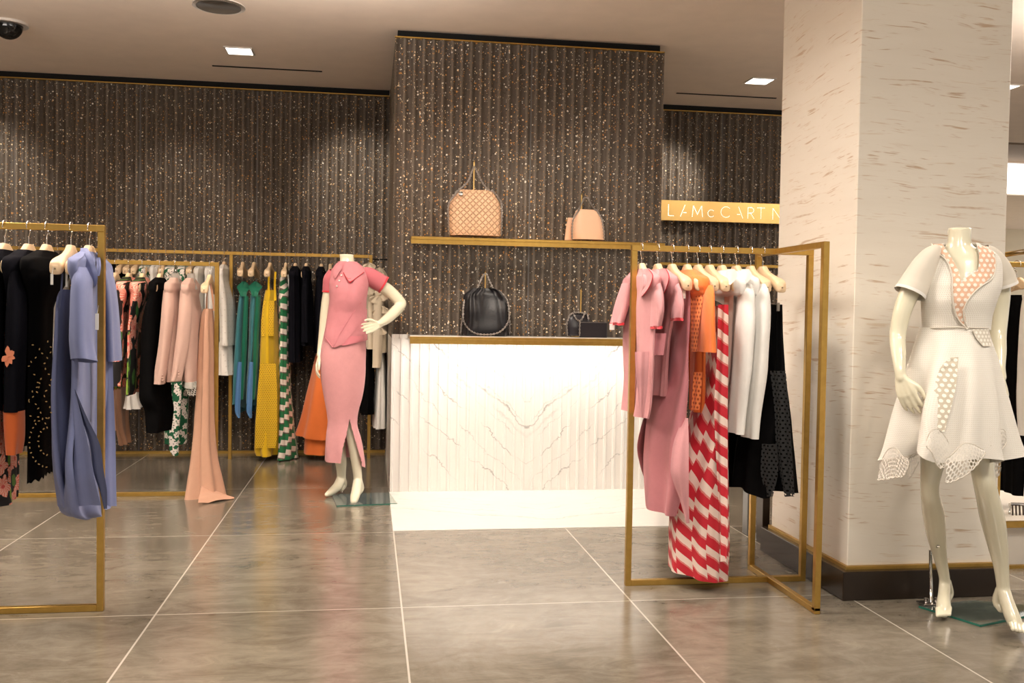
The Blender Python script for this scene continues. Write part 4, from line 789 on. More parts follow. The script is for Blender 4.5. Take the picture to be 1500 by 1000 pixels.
# ---------------------------------------------------------------- pink mannequin
YN = 6.0
pm = thing('mannequin', 'headless cream mannequin in pink polo and split skirt, hand on hip, beside marble counter', 'mannequin', (-.06, YN, 0))
skin = MB()
torso = [(372.5, 497.5, 518, .036), (378, 498, 518.5, .036), (386, 497, 521, .045), (393, 492, 530, .055), (400, 489, 536, .065), (412, 486.5, 538, .085), (430, 486, 536, .105), (445, 486, 534, .105), (470, 483, 532, .085), (500, 479, 533, .10), (530, 474, 534, .115), (560, 474, 533, .115), (590, 478, 528, .10)]
loft(rings_px(torso, YN, .1, True), skin, sub=4, nu=48, wrinkle=0, caps=(True, True), p=2.1)
limb(skin, [(489, 410, 7.5, 6.0), (482.5, 425, 8.5, 6.02), (478, 455, 8.5, 6.04), (475, 485, 7.8, 6.04), (471, 510, 6., 6.02), (469, 520, 5, 6.0)])
limb(skin, [(537, 404, 9.5, 6.0), (552, 415, 9.8, 6.01), (570, 426, 9, 6.03), (584, 440, 8.4, 6.04), (587, 446, 8.2, 6.04), (580, 455, 8.2, 6.0), (567, 467, 7.2, 5.93), (556, 474, 5.2, 5.87)])
dR = at(540, 481, 5.825)-at(556, 475, 5.86)
hand(skin, at(555, 475, 5.865), np.array([-.09, -.045, -.030]), np.array([-.05, 0, .12]), .150, .30, .10, -1)
hand(skin, at(469, 521, 6.0), np.array([-.03, -.02, -.1]), np.array([0, -.1, 0]), .155, .35, .06, -1)
limb(skin, [(490, 560, 13, 6.03), (490, 600, 10.5, 6.05), (493, 625, 11.5, 6.05), (495, 650, 11, 6.10), (499, 675, 8.5, 6.14), (500, 692, 6.8, 6.17), (500, 702, 6.8, 6.18)])
limb(skin, [(500, 700, 6.8, 6.18), (495, 711, 7, 6.15), (488, 718, 6.2, 6.12), (482, 722.5, 5, 6.08), (479, 724, 3.6, 6.06)]); limb(skin, [(500, 698, 6.2, 6.18), (503, 709, 5.5, 6.2), (500, 716, 4.0, 6.18)])
limb(skin, [(511, 560, 13, 6.0), (512, 600, 9.5, 5.99), (513.5, 622, 8.6, 5.985), (516, 642, 8.4, 5.985), (519.5, 660, 8.4, 5.985), (522, 680, 7.2, 5.985), (524, 697, 6.5, 5.985), (524, 706, 6.5, 5.98)])
limb(skin, [(524, 704, 6.8, 5.98), (522, 718, 7.2, 5.94), (520, 727, 7.0, 5.90), (518.5, 733, 5.6, 5.87), (518, 735, 4.2, 5.85)]); limb(skin, [(525, 704, 6.2, 5.98), (528, 715, 5.5, 6.0), (525, 722, 4.2, 5.97)])
fuse(skin, 'body', MANN, pm, .0036, 5)
prow = [(383, 496, 522, .050), (388, 492, 529, .062), (395, 486, 537, .075), (404, 482.5, 542, .090), (415, 481.5, 541, .110), (428, 482, 539, .128), (440, 482.5, 537, .130), (458, 480, 535.5, .112), (475, 477, 536.5, .112), (490, 474, 537, .122), (497, 473.5, 537.5, .125)]
pr_ = rings_px(prow, YN, .1, True)
top = loft(pr_, sub=8, nu=110, folds=(2, 5), amp=(.0005, .005), wrinkle=.004, seed=4, p=2.15).build('polo_top', PINK, pm)
PS = Shape(pr_, 2.15)
PS.patch([(400, 521, 530), (425, 514, 537), (445, 505, 537), (462, 491, 534), (480, 480, 523), (497, 475, 508), (503, 481, 503), (509, 487, 490)], .010).build('wrap_panel', PINK, top)
PS.patch([(452, 531, 537.5), (470, 519, 537.5), (487, 506, 538), (493, 500, 538), (497, 500, 538), (501, 500, 520), (506, 501, 504)], .006).build('under_panel', PINK, top)
PS.patch([(492, 500, 538), (494, 500, 538), (498, 500, 538), (506, 501, 504)], .0075, nx=10).build('hem_band', fabric('deep_pink_hem', (.62, .20, .24)), top)
PS.patch([(386, 516, 526), (391, 508, 532), (398, 503, 533), (406, 507, 522), (412, 511, 515)], .016).build('collar', PINK, top); PS.patch([(385, 493, 500), (392, 488, 501), (400, 488, 496), (407, 490, 492)], .016).build('collar', PINK, top)
c_ = PS.patch([(404, 506.5, 523), (407, 507, 521), (411, 510, 516.5), (414, 511, 514)], .0145).build('collar_edging', REDTRIM, top)
def ppatch_line(S, pts, r, off, mat, name, parent): mb = MB(); mb.tube(smooth_path(np.array([S.front(x, y, off) for x, y in pts]), 4), r, 6); return mb.build(name, mat, parent)
ppatch_line(PS, [(503, 399), (507, 406), (512.5, 412.5), (522, 406.5), (533, 398.5)], .0022, .018, REDTRIM, 'collar_edging', top)
ppatch_line(PS, [(529, 443), (512, 466), (498, 489), (488, 508.5)], .0015, .012, fabric('seam_pink', (.60, .20, .24)), 'seam', top)
ppatch_line(PS, [(476, 493), (481, 500), (487, 508.5)], .003, .011, fabric('hem_pink2', (.62, .20, .24)), 'seam', top)
for x, y in ((500, 403), (497, 411), (493.5, 419)):
    mb = MB(); mb.ball(PS.front(x, y, .010), .0055, 10, 6); mb.build('button', WHITEP, top)
def sleeve(mb, P, sub=6, n=40, wob=.002):
    Q = smooth_path(np.array([list(at(x, y, Y))+[r*Y/F] for x, y, r, Y in P]), sub); return mb.tube(Q[:, :3], Q[:, 3], n, caps=False)
DPINK = fabric('deep_pink_sleeve', (.52, .14, .17), sheen=.1, weave=500)
s1 = sleeve(MB(), [(531, 398, 8, 6.0), (540, 403, 12.0, 6.0), (550, 410, 13.0, 6.01), (562, 417, 13, 6.02)]).build('sleeve', DPINK, top); sleeve(MB(), [(560.5, 416.2, 13.3, 6.02), (563, 417.7, 13.4, 6.02)]).build('cuff', REDTRIM, s1)
s2 = sleeve(MB(), [(490, 398, 8, 6.0), (485, 408, 10.5, 6.01), (483.5, 418, 10.5, 6.02), (482.5, 427, 10, 6.025)]).build('sleeve', DPINK, top); sleeve(MB(), [(482.6, 426, 10.3, 6.025), (482.4, 428.5, 10.4, 6.025)]).build('cuff', REDTRIM, s2)
srow = [(484, 476, 535, .108), (500, 472.5, 536, .118), (520, 469.5, 536.5, .130), (540, 469, 536, .134), (560, 470.5, 534.5, .130), (580, 474, 531.5, .122), (600, 477.5, 526, .112), (618, 479.5, 524.5, .105), (637, 477.5, 530, .11), (657, 476.5, 534.5, .12), (674, 476.5, 537.5, .125)]
sr_ = rings_px(srow, YN, .1, True)
mb = loft(sr_, sub=10, nu=200, folds=(3, 6), amp=(.0005, .007), wrinkle=.004, seed=9, p=2.15, powv=3, hem=lambda t: -.045*max(0, math.cos(t))**2)
cut_px(mb, [(512, 613), (518, 637), (524, 657), (532.5, 684), (540, 720), (499, 720), (499, 679), (502, 657), (507.5, 637)], 5.99)
sk = mb.build('skirt', PINKL, pm)
c = onfloor(527, 727); a = .12
mb = MB(); mb.box((-.21, 5.80, .0), (.155, 6.165, .008)); mb.v[-1] = (mb.v[-1]-np.array([0, 6.02, 0]))@np.array([[math.cos(a), math.sin(a), 0], [-math.sin(a), math.cos(a), 0], [0, 0, 1]])+np.array([0., 6.02, 0]); mb.build('glass_base', GLASS, pm)
mb = MB(); mb.box((-.21, 5.80, .001), (.155, 5.803, .007)); mb.v[-1] = (mb.v[-1]-np.array([0, 6.02, 0]))@np.array([[math.cos(a), math.sin(a), 0], [-math.sin(a), math.cos(a), 0], [0, 0, 1]])+np.array([0., 6.0185, 0]); mb.build('glass_edge', GLEDGE, pm)
mb = MB(); mb.tube([at(501, 716, 6.2)*np.array([1, 1, 0])+np.array([0, 0, .006]), at(501, 706, 6.2)], .006, 8); mb.build('support_spigot', CHROME, pm)
# ---------------------------------------------------------------- white lace mannequin
YW = 3.3
wm = thing('mannequin', 'headless cream mannequin in white lace dress standing at the column front', 'mannequin', (2.28, YW, 0))
skin = MB()
torso = [(334, 1388, 1423.5, .040), (345, 1388.5, 1422.5, .040), (358, 1386, 1424, .045), (366, 1376, 1436, .052), (374, 1358, 1455, .060), (384, 1350, 1463, .072), (400, 1349, 1464, .086), (420, 1352, 1460, .102), (445, 1354, 1452, .098), (482, 1356, 1442, .082), (510, 1350, 1446, .098), (550, 1344, 1454, .112), (590, 1346, 1456, .110), (625, 1356, 1450, .09)]
loft(rings_px(torso, YW, .1, True), skin, sub=5, nu=56, wrinkle=0, caps=(True, True), p=2.1)
limb(skin, [(1352, 390, 17, 3.32), (1336, 420, 16, 3.33), (1322, 455, 14, 3.33), (1315, 490, 12.5, 3.33), (1316, 515, 11.5, 3.30), (1318, 540, 9, 3.27), (1320, 553, 8.5, 3.26)])
hand(skin, at(1320, 553, 3.26), np.array([.025, -.04, -.12]), np.array([.06, -.085, .01]), .158, .30, .10, -1)
limb(skin, [(1461, 392, 16, 3.32), (1466, 425, 14.5, 3.34), (1464, 460, 13.5, 3.35), (1462, 490, 12.5, 3.34), (1463, 515, 11.5, 3.31), (1464, 538, 9, 3.28), (1466, 552, 8.5, 3.27)])
hand(skin, at(1466, 552, 3.27), np.array([.02, -.035, -.12]), np.array([-.06, -.085, 0.]), .158, .55, .07, 1)
limb(skin, [(1380, 590, 33, 3.32), (1370, 650, 23, 3.30), (1364, 692, 16.5, 3.29), (1362, 710, 14.5, 3.285), (1363, 727, 14.5, 3.30), (1367, 750, 16.5, 3.36), (1371, 780, 15.2, 3.42), (1377, 815, 10.5, 3.48), (1383, 843, 8.4, 3.51), (1384, 857, 8.8, 3.515)])
limb(skin, [(1384, 855, 8.8, 3.515), (1383, 872, 9.6, 3.485), (1382, 886, 11.2, 3.455), (1382, 895, 10, 3.435), (1382, 898, 7.5, 3.43)]); limb(skin, [(1386, 852, 8, 3.52), (1390, 868, 7.5, 3.54), (1387, 878, 6, 3.52)])
for k in range(5): c = (1373.5+k*4.4, 898.5-.4*k); limb(skin, [(c[0], c[1]-7, 3.9, 3.435), (c[0]-.3, c[1]+3, 3.0, 3.405)], 2, 10)
limb(skin, [(1425, 590, 33, 3.28), (1434, 645, 24, 3.24), (1439, 685, 18.5, 3.21), (1442, 705, 17.5, 3.20), (1446, 725, 17.5, 3.21), (1453, 755, 19, 3.24), (1460, 790, 16.5, 3.27), (1466, 825, 12.2, 3.29), (1469, 853, 10.2, 3.30), (1470, 866, 10.3, 3.30)])
limb(skin, [(1470, 864, 10.3, 3.30), (1476, 884, 11, 3.27), (1483, 903, 12, 3.24), (1489, 915, 10.5, 3.22), (1492, 920, 8, 3.21)]); limb(skin, [(1466, 864, 8.5, 3.31), (1461, 880, 8, 3.33), (1466, 892, 6, 3.31)])
for k in range(5): c = (1483+k*5.4, 922.5-1.2*abs(k-3)); limb(skin, [(c[0]-2, c[1]-6, 4.2, 3.205), (c[0]+.5, c[1]+2.6, 3.2, 3.175)], 2, 10)
fuse(skin, 'body', MANN, wm, .0036, 5)
brow = [(357, 1376, 1434, .058), (362, 1368, 1442, .064), (370, 1355, 1456, .072), (382, 1346.5, 1465, .084), (400, 1344, 1467, .100), (420, 1345, 1466, .120), (440, 1345.5, 1459, .120), (462, 1346, 1452, .102), (482, 1346.5, 1449, .092)]
br_ = rings_px(brow, YW, .1, True); WSH = Shape(br_, 2.15)
mb = loft(br_, sub=10, nu=150, folds=(3,), amp=(.0005, .003), wrinkle=.005, seed=2, p=2.15)
cut_px(mb, [(1380, 340), (1383, 360), (1394, 380), (1402, 398), (1407, 412), (1418, 400), (1434, 393), (1434, 375), (1431, 362), (1428, 340)])
LACE = netcloth('white_lace_cloth', (.78, .75, .69), .008, .22, (.66, .61, .53), False)
dress = mb.build('dress_bodice', LACE, wm)
srow = [(480, 1346, 1449, .094), (495, 1341, 1452, .108), (520, 1334, 1457, .135), (560, 1322, 1462, .175), (600, 1311, 1467, .205), (640, 1303, 1472, .225), (655, 1301, 1474, .23)]
def whem(t):
    return -.05*math.exp(-((((t+PI) % (2*PI))-PI+2.9)/.42)**2)-.02*math.exp(-((t-4.62)/.30)**2)-.03*math.exp(-((((t+PI) % (2*PI))-PI+.25)/.28)**2)+.03*math.exp(-((t-4.15)/.25)**2)-.01
sr2 = rings_px(srow, YW, .1, True)
mb = loft(sr2, sub=12, nu=220, folds=(6, 9, 4), amp=(.001, .034), wrinkle=.005, seed=5, p=2.1, hem=whem, powv=1.6)
skirtw = mb.build('dress_skirt', LACE, wm); WSK = Shape(sr2, 2.1)
def hemfan(pts, depth, Yoff=.0, name='lace_hem'):     # scalloped fan of open lace hanging from a line of pixels (x, y, Y)
    mb = MB(); Q = smooth_path(np.array([(x, y, Y) for x, y, Y, *_ in pts]), 8); D = smooth_path(np.array([q[3:5] for q in pts]), 8); P = []; UV = []
    top_ = np.array([at(x, y, Y) for x, y, Y in Q]); bot = np.array([at(x, y, Y-.01) for x, y, Y in np.c_[Q[:, 0]+D[:, 0], Q[:, 1]+D[:, 1]+1.6*np.abs(np.sin(np.arange(len(Q))*PI/4)), Q[:, 2]]])
    d = np.r_[0, np.cumsum(np.linalg.norm(np.diff(bot, axis=0), axis=1))]
    for t in np.linspace(0, 1, 9): P.append(top_+(bot-top_)*t+np.array([0, -.004, 0])*math.sin(t*PI)); UV.append(np.c_[d, np.full(len(d), 1)-t*np.linalg.norm(bot-top_, axis=1)])
    o = mb.grid(P, False, UV).build(name, WHOLE, skirtw)
    mb = MB(); mb.tube(bot, .0022, 6); mb.tube(top_, .0016, 6); mb.build('hem_piping', LACE, o); return o
hemfan([(1289, 678, 3.34, -4, 24), (1300, 659, 3.28, -2, 42), (1312, 656, 3.20, 0, 42), (1322, 668, 3.15, 2, 28), (1330, 672, 3.12, 2, 8)], 40)
hemfan([(1331, 668, 3.3, 0, 32), (1336, 666, 3.29, 0, 28), (1344, 662, 3.27, 2, 14)], 30)
hemfan([(1357, 645, 3.06, 0, 8), (1363, 632, 3.05, 2, 30), (1374, 628, 3.05, 1, 55), (1385, 640, 3.05, 0, 42), (1390, 650, 3.05, 1, 25)], 50)
hemfan([(1385, 672, 3.03, 0, 34), (1396, 664, 3.02, 0, 40), (1410, 650, 3.01, 4, 45), (1424, 650, 3.01, 5, 32), (1434, 655, 3.02, 5, 14), (1440, 658, 3.03, 3, 4)], 40)
hemfan([(1449, 632, 3.1, 2, 20), (1458, 632, 3.12, 2, 28), (1468, 628, 3.16, 2, 26), (1474, 634, 3.2, 1, 10)], 30)
hemfan([(1455, 652, 3.24, 0, 42), (1462, 652, 3.25, 0, 44), (1466, 650, 3.27, 0, 34)], 40)
WSK.patch([(523, 1394, 1404), (535, 1380, 1403), (560, 1370, 1401), (590, 1367, 1395), (615, 1369, 1388), (632, 1372, 1384)], .020, nx=16).build('lace_inset', netcloth('inset_lace', (.50, .45, .36), .021, .30, (.84, .80, .72), False), skirtw)
WSK.patch([(482, 1424, 1448), (495, 1430, 1451), (507, 1440, 1453)], .010, nx=8).build('lace_inset', netcloth('inset_lace2', (.62, .57, .48), .016, .30, (.84, .80, .72), False), skirtw)
ppatch_line(WSH, [(1347, 481), (1370, 480), (1400, 479), (1430, 480), (1448, 481)], .003, .006, LACE, 'waist_seam', dress)
for rows in ([(357, 1365, 1381), (364, 1366, 1384), (374, 1382, 1392), (385, 1390, 1398), (400, 1395, 1405), (420, 1396, 1409), (445, 1398, 1412), (465, 1403, 1414), (480, 1412, 1417)],
             [(360, 1432, 1446), (370, 1434, 1456), (385, 1434, 1459), (395, 1432, 1458), (405, 1418, 1452), (416, 1408, 1440), (430, 1406, 1424), (445, 1405, 1416), (458, 1406, 1412)]):
    WSH.patch(rows, .007, nx=10).build('nude_lace_panel', NDOT, dress)
ppatch_line(WSH, [(1365, 357), (1370, 368), (1384, 378), (1391, 390), (1395, 405), (1395, 425), (1397, 448), (1404, 468), (1417, 482)], .003, .009, LACE, 'scallop_edging', dress)
ppatch_line(WSH, [(1457, 372), (1459, 390), (1453, 408), (1436, 420), (1422, 434), (1413, 450), (1412, 466), (1418, 481)], .003, .009, LACE, 'scallop_edging', dress)
a1 = sleeve(MB(), [(1374, 363, 8, 3.30), (1364, 374, 15, 3.30), (1353, 391, 19.5, 3.31), (1342, 412, 22.5, 3.32), (1334, 427, 24, 3.32)]).build('cap_sleeve', LACE, dress)
sleeve(MB(), [(1334.5, 426, 24.4, 3.32), (1332.5, 430, 24.6, 3.32)]).build('sleeve_edging', WHITEB, a1)
a2 = sleeve(MB(), [(1442, 364, 8, 3.30), (1452, 373, 13, 3.30), (1461, 388, 17, 3.31), (1469, 405, 18, 3.32), (1473, 416, 18, 3.32)]).build('cap_sleeve', LACE, dress)
sleeve(MB(), [(1472.7, 415, 18.6, 3.32), (1474, 419, 18.6, 3.32)]).build('sleeve_edging', WHITEB, a2)
P = [onfloor(x, y) for x, y in ((1346, 890), (1436, 918), (1560, 893), (1425, 882))]
mb = MB(); mb.add([tuple(p[:2])+(z,) for z in (.0, .009) for p in P], [(0, 3, 2, 1), (4, 5, 6, 7), (0, 1, 5, 4), (1, 2, 6, 5), (2, 3, 7, 6), (3, 0, 4, 7)], smooth=False); mb.build('glass_base', GLASS, wm)
mb = MB()
for a_, b_ in ((P[0], P[1]), (P[1], P[2])):
    n_ = np.array([(b_-a_)[1], -(b_-a_)[0], 0]); n_ = n_/np.linalg.norm(n_)*.002; q = [a_, b_, b_+n_, a_+n_]; mb.add([tuple(p[:2])+(z,) for z in (.001, .0088) for p in q], [(0, 3, 2, 1), (4, 5, 6, 7), (0, 1, 5, 4), (1, 2, 6, 5), (2, 3, 7, 6), (3, 0, 4, 7)], smooth=False)
mb.build('glass_edge', GLEDGE, wm)
c = onfloor(1364, 887); mb = MB(); mb.tube([c+np.array([0, 0, .012]), at(1363, 805, c[1])], .0065, 12); mb.tube([at(1363, 806, c[1]), at(1374, 800, 3.40)], .005, 10); mb.build('support_rod', CHROME, wm)
mb = MB(); mb.box(c+np.array([-.05, -.03, .009]), c+np.array([.045, .03, .015]), .002)
for q in (-.022, .022): mb.tube([c+np.array([q, 0, .014]), c+np.array([q, 0, .032])], .009, 10)
mb.build('rod_foot', GUN, wm)
# ================================================================== BAGS
def chain(mb, P, step=.0105, r=.0034):
    Q = smooth_path(np.array(P), 8); d = np.r_[0, np.cumsum(np.linalg.norm(np.diff(Q, axis=0), axis=1))]; n = max(2, int(d[-1]/step))
    for i in range(n+1):
        t = i/n*d[-1]; c = np.array([np.interp(t, d, Q[:, k]) for k in range(3)]); e = np.array([np.interp(min(t+.004, d[-1]), d, Q[:, k])-np.interp(max(t-.004, 0), d, Q[:, k]) for k in range(3)]); e /= np.linalg.norm(e)+1e-9
        up = np.array([0, 1., 0]) if i % 2 else np.array([.7, 0, .7]); a = np.cross(e, up); a /= np.linalg.norm(a)+1e-9
        th = np.arange(8)*PI/4; mb.tube([c+e*.0068*math.cos(q)+a*.0042*math.sin(q) for q in np.r_[th, 0]], r*.8, 5, caps=False)
    return mb
def bag(name, label, rows, Y, depth, mat, group=None, p=3.2, amp=(.001, .002), folds=(2,), cat='handbag', wrinkle=.006, hem=None):
    R = rings_px(rows, Y, depth, tmin=.02); R = [(a, b, c, d, min(q[3] if len(q) > 3 else depth, 1), 0) for (a, b, c, d, e, f), q in zip(R, rows)]
    root = thing(name, label, cat, (R[0][0], Y, R[-1][2]), group)
    loft(R, sub=8, nu=100, p=p, folds=folds, amp=amp, wrinkle=wrinkle, seed=len(label), caps=(True, True), hem=hem).build('bag_body', mat, root); return root
def pxc(root, name, pts, mat=None, parent=None):
    mb = chain(MB(), [at(x, y, Y) for x, y, Y in pts]); return mb.build(name, mat or GUN, parent or root)
def bag_stand(px, ytop, ybase, Y, label):
    z0 = {1: 1.648, 0: 1.0292}[ybase]; t = at(px, ytop, Y); root = thing('bag_stand', label, 'display stand', (t[0], Y, z0))
    mb = MB(); mb.box((t[0]-.05, Y-.03, z0), (t[0]+.05, Y+.05, z0+.004), .001); mb.build('base', GOLD, root)
    mb = MB(); mb.box((t[0]-.004, Y-.004, z0+.004), (t[0]+.004, Y+.004, t[2])); mb.tube([(t[0], Y, t[2]-.004), (t[0], Y-.012, t[2]+.002), (t[0], Y-.016, t[2]+.008)], .003, 6); mb.build('upright', GOLD, root)
QP = quilt('quilted_peach_leather', (.76, .47, .29)); PEACH = plain('peach_leather', (.84, .53, .35), .5, bump=.3, scale=120); BLKL = plain('black_leather', (.006, .0055, .008), .36, bump=.4, scale=90); BLKS = plain('black_smooth_leather', (.016, .013, .018), .3)
b = bag('tote_bag', 'large quilted peach tote bag with chain trim on the upper brass shelf', [(278.5, 673, 720, .022), (281, 670, 723, .030), (290, 663.5, 728.5, .045), (299, 658, 733, .055), (320, 657, 734, .065), (338, 657, 734, .07), (345.6, 659, 733, .068)], 6.09, .06, QP)
for k in (-1, 1):
    x = (lambda a, c: a if k < 0 else c)
    pxc(b, 'chain_trim', [(x(658, 734), 344, 6.035), (x(656.5, 735), 320, 6.03), (x(657, 734.5), 300, 6.04), (x(664, 729), 288, 6.05), (x(672, 721.5), 279, 6.07)])
pxc(b, 'chain_strap', [(668, 281, 6.07), (675, 276, 6.08), (685, 266, 6.10), (692, 250, 6.12), (695, 244, 6.13), (698, 250, 6.12), (706, 266, 6.10), (714, 277, 6.08), (720, 280, 6.07)])
mb = MB(); c = at(675, 283.5, 6.035); mb.tube([c, c+np.array([0, -.004, 0])], .0155, 24); mb.build('round_charm', CHROME, b)
bag_stand(694.5, 237, 1, 6.17, 'thin brass bag stand behind the quilted peach tote')
b = bag('tote_bag', 'small plain peach tote bag with chain trim at the right of the upper shelf', [(307, 846, 873, .016), (309, 844, 876, .022), (318, 840, 880, .034), (330, 837.5, 882.5, .045), (345, 837, 884, .055), (351.3, 838, 884, .055)], 6.09, .05, PEACH, amp=(.002, .003), folds=(3, 5))
for k in (-1, 1):
    x = (lambda a, c: a if k < 0 else c)
    pxc(b, 'chain_trim', [(x(838, 885), 350, 6.04), (x(838, 884), 335, 6.04), (x(840, 881), 320, 6.05), (x(848, 874), 308, 6.07)])
pxc(b, 'chain_strap', [(847, 308, 6.07), (852, 298, 6.1), (856, 290, 6.12), (861, 290, 6.12), (866, 299, 6.1), (872, 307, 6.07)])
s_ = loft([(a, b_+.045, c, d, .012, 0) for (a, b_, c, d, e, f) in rings_px([(318, 834, 846), (335, 831, 844), (351, 829, 844)], 6.09, .02)], sub=5, nu=40).build('side_gusset', PEACH, b)
bag_stand(852, 285, 1, 6.17, 'thin brass bag stand behind the small peach tote')
b = bag('shoulder_bag', 'large slouchy black leather bag draped with silver chain on the marble counter', [(422, 698, 722, .03), (425, 694, 731, .035), (431, 685, 738, .05), (439, 682, 743, .06), (455, 681, 744.5, .085), (470, 679.5, 745.5, .095), (482, 677, 747, .10), (491, 676, 747.5, .095)], 6.1, .09, BLKL, amp=(.012, .003), folds=(5, 8, 13), wrinkle=.022)
pxc(b, 'chain_trim', [(680, 440, 6.03), (678, 462, 5.99), (682, 476, 5.985), (694, 487, 5.985), (712, 490, 5.985), (730, 487, 5.985), (742, 476, 5.985), (746, 462, 5.99), (743, 440, 6.03), (732, 426, 6.05)])
pxc(b, 'chain_trim', [(675, 488, 6.06), (676, 474, 6.06), (679, 460, 6.06)]); pxc(b, 'chain_trim', [(746.5, 488, 6.06), (746.5, 474, 6.06), (745, 455, 6.06)])
pxc(b, 'chain_strap', [(699, 424, 6.07), (704, 411, 6.09), (709, 402, 6.11), (713, 402, 6.11), (717, 411, 6.09), (722, 422, 6.07)])
mb = MB()
for x, w in ((676, -1), (745, 1)): mb.add([at(x, 462, 6.06), at(x+w*1, 491, 6.06), at(x-w*6, 491, 6.02), at(x-w*5, 465, 6.02)], [(0, 1, 2, 3)])
mb.build('side_flap', BLKL, b) if False else None
bag_stand(711, 398, 0, 6.19, 'thin brass bag stand behind the large black bag')
b = bag('shoulder_bag', 'tiny black tote with silver chain next to the black wallet on the counter', [(458.5, 838, 859, .018), (461, 834, 862, .024), (468, 830.5, 863, .034), (480, 829, 864, .042), (491, 829, 864, .042)], 6.1, .04, BLKS)
pxc(b, 'chain_trim', [(831, 490, 6.055), (830.5, 472, 6.055), (838, 459, 6.07), (858, 459, 6.07), (862, 466, 6.06)]); pxc(b, 'chain_strap', [(840, 460, 6.06), (845, 468, 6.05), (851, 469, 6.05), (856, 460, 6.06)])
root = thing('wallet', 'black leather wallet leaning beside the tiny black tote on the counter', 'wallet', (at(870, 491, 6.05)[0], 6.05, 1.0292))
a, c = at(849, 471, 6.045), at(889, 491, 6.045); mb = MB(); mb.box((a[0], 6.035, 1.0292), (c[0], 6.055, a[2]), .004); mb.build('wallet_body', BLKS, root)
pxc(root, 'chain_trim', [(849, 490, 6.034), (849, 480, 6.034), (849.5, 472, 6.034)]); mb = MB(); mb.box((a[0]+.004, 6.0335, a[2]-.006), (c[0]-.004, 6.0352, a[2]-.004)); mb.build('zip', GUN, root)
bag_stand(851, 424, 0, 6.19, 'thin brass bag stand rising above the tiny black tote')
# ================================================================== SHOP EDGE RIGHT OF THE COLUMN
PW = plain('white_plinth_stone', (.72, .67, .60), .3)
root = thing('display_plinth', 'low white display plinth with brass edge at the right picture edge', 'display plinth', (3.4, 4.3, 0))
mb = MB(); mb.box((2.74, 4.12, .2), (4.3, 5.6, .225)); mb.build('plinth_top', PW, root); mb = MB(); mb.box((2.78, 4.16, .0), (4.26, 5.56, .2)); mb.build('plinth_body', PW, root)
mb = MB(); mb.box((2.735, 4.105, .195), (4.3, 4.12, .226)); mb.box((2.725, 4.105, .195), (2.74, 5.6, .226)); mb.build('brass_edge', BRASS, root)
mb = MB(); mb.box((2.74, 4.10, 0), (4.3, 4.118, .016)); mb.build('brass_foot', BRASS, root)
rk = thing('clothes_rack', 'brass rack at the right picture edge behind the lace mannequin', 'clothes rack', (3.2, 4.3, .226))
a0, b0, c0, d0 = at(1462, 374.5, 4.55), at(1520, 365.5, 4.05), at(1470, 387, 4.45), at(1560, 384, 4.45)
d0[2] = c0[2]
mb = MB(); mb.tube([a0, b0], .013, 4); mb.build('cross_rail', BRASS, rk); mb = MB(); bar(mb, c0, d0); mb.build('top_rail', BRASS, rk)
for q in (c0, d0): mb = MB(); mb.box(q*np.array([1, 1, 0])+np.array([-.012, -.012, .226]), q+np.array([.012, .012, 0])); mb.build('post', BRASS, rk)
for px, lab in ((1490, 'a'), (1506, 'b')):
    h = hanger(px, 4.45, c0[2], WH+('on the rack at the right picture edge, over the black trousers' if px < 1500 else 'on the rack at the right picture edge, over the white top'), None, .25, py=387)
g = Gar('black_trousers', 'black trousers clipped on the rack at the right picture edge', 'trousers', [(432, 1466, 1496, .08), (470, 1464, 1499), (560, 1462, 1502), (650, 1462, 1502), (722, 1463, 1500)], 4.47, .12, BLACK, folds=(3, 6), amp=(.002, .012))
g.sheet('hanger_clip', [(422, 1473, 4.36, 1476, 4.36), (440, 1472, 4.35, 1477, 4.35)], GUN, .001, 1.)
g = Gar('white_lace_blouse', 'white blouse with lace hem cut by the right picture edge', 'blouse', [(432, 1500, 1520, .08), (460, 1495, 1530), (540, 1491, 1532), (575, 1491, 1532), (640, 1495, 1532)], 4.25, .1, WHITEB, folds=(3, 6), amp=(.002, .010))
root = thing('hanging_fringe', 'dark striped fringe of straps on a chrome bar over the white plinth', 'clothes hangers', (3.1, 4.25, .23))
a, b = at(1481, 738, 4.25), at(1530, 740, 4.25); mb = MB(); mb.tube([a, b], .008, 10); mb.build('chrome_bar', CHROME, root)
mb = MB()
for q in (a+np.array([.004, .015, 0]), b): mb.tube([q*np.array([1, 1, 0])+np.array([0, 0, .2255]), q], .005, 8)
mb.build('stand_leg', CHROME, root)
DW = plain('dark_walnut', (.05, .03, .02), .35)
for k in range(9):
    mb = MB(); x = 1483+k*5.2; mb.tube(smooth_path(np.array([at(x, 740, 4.245), at(x+.5, 762, 4.235), at(x-1-.4*k, 779+k*.9, 4.21)]), 4), .0045, 6); mb.build('strap', DW, root)
root = thing('low_post', 'low dark post with silver edge standing behind the column base', 'post', (2.06, 4.78, 0))
mb = MB(); mb.box((2.03, 4.66, 0), (2.07, 4.74, .62), .003); mb.build('dark_panel', DK, root); mb = MB(); mb.box((2.03, 4.86, 0), (2.05, 4.93, .60), .003); mb.box((2.035, 4.74, 0), (2.045, 4.86, .03)); mb.build('silver_edge', plain('grey_metal_strip', (.22, .22, .22), .35, .6), root)
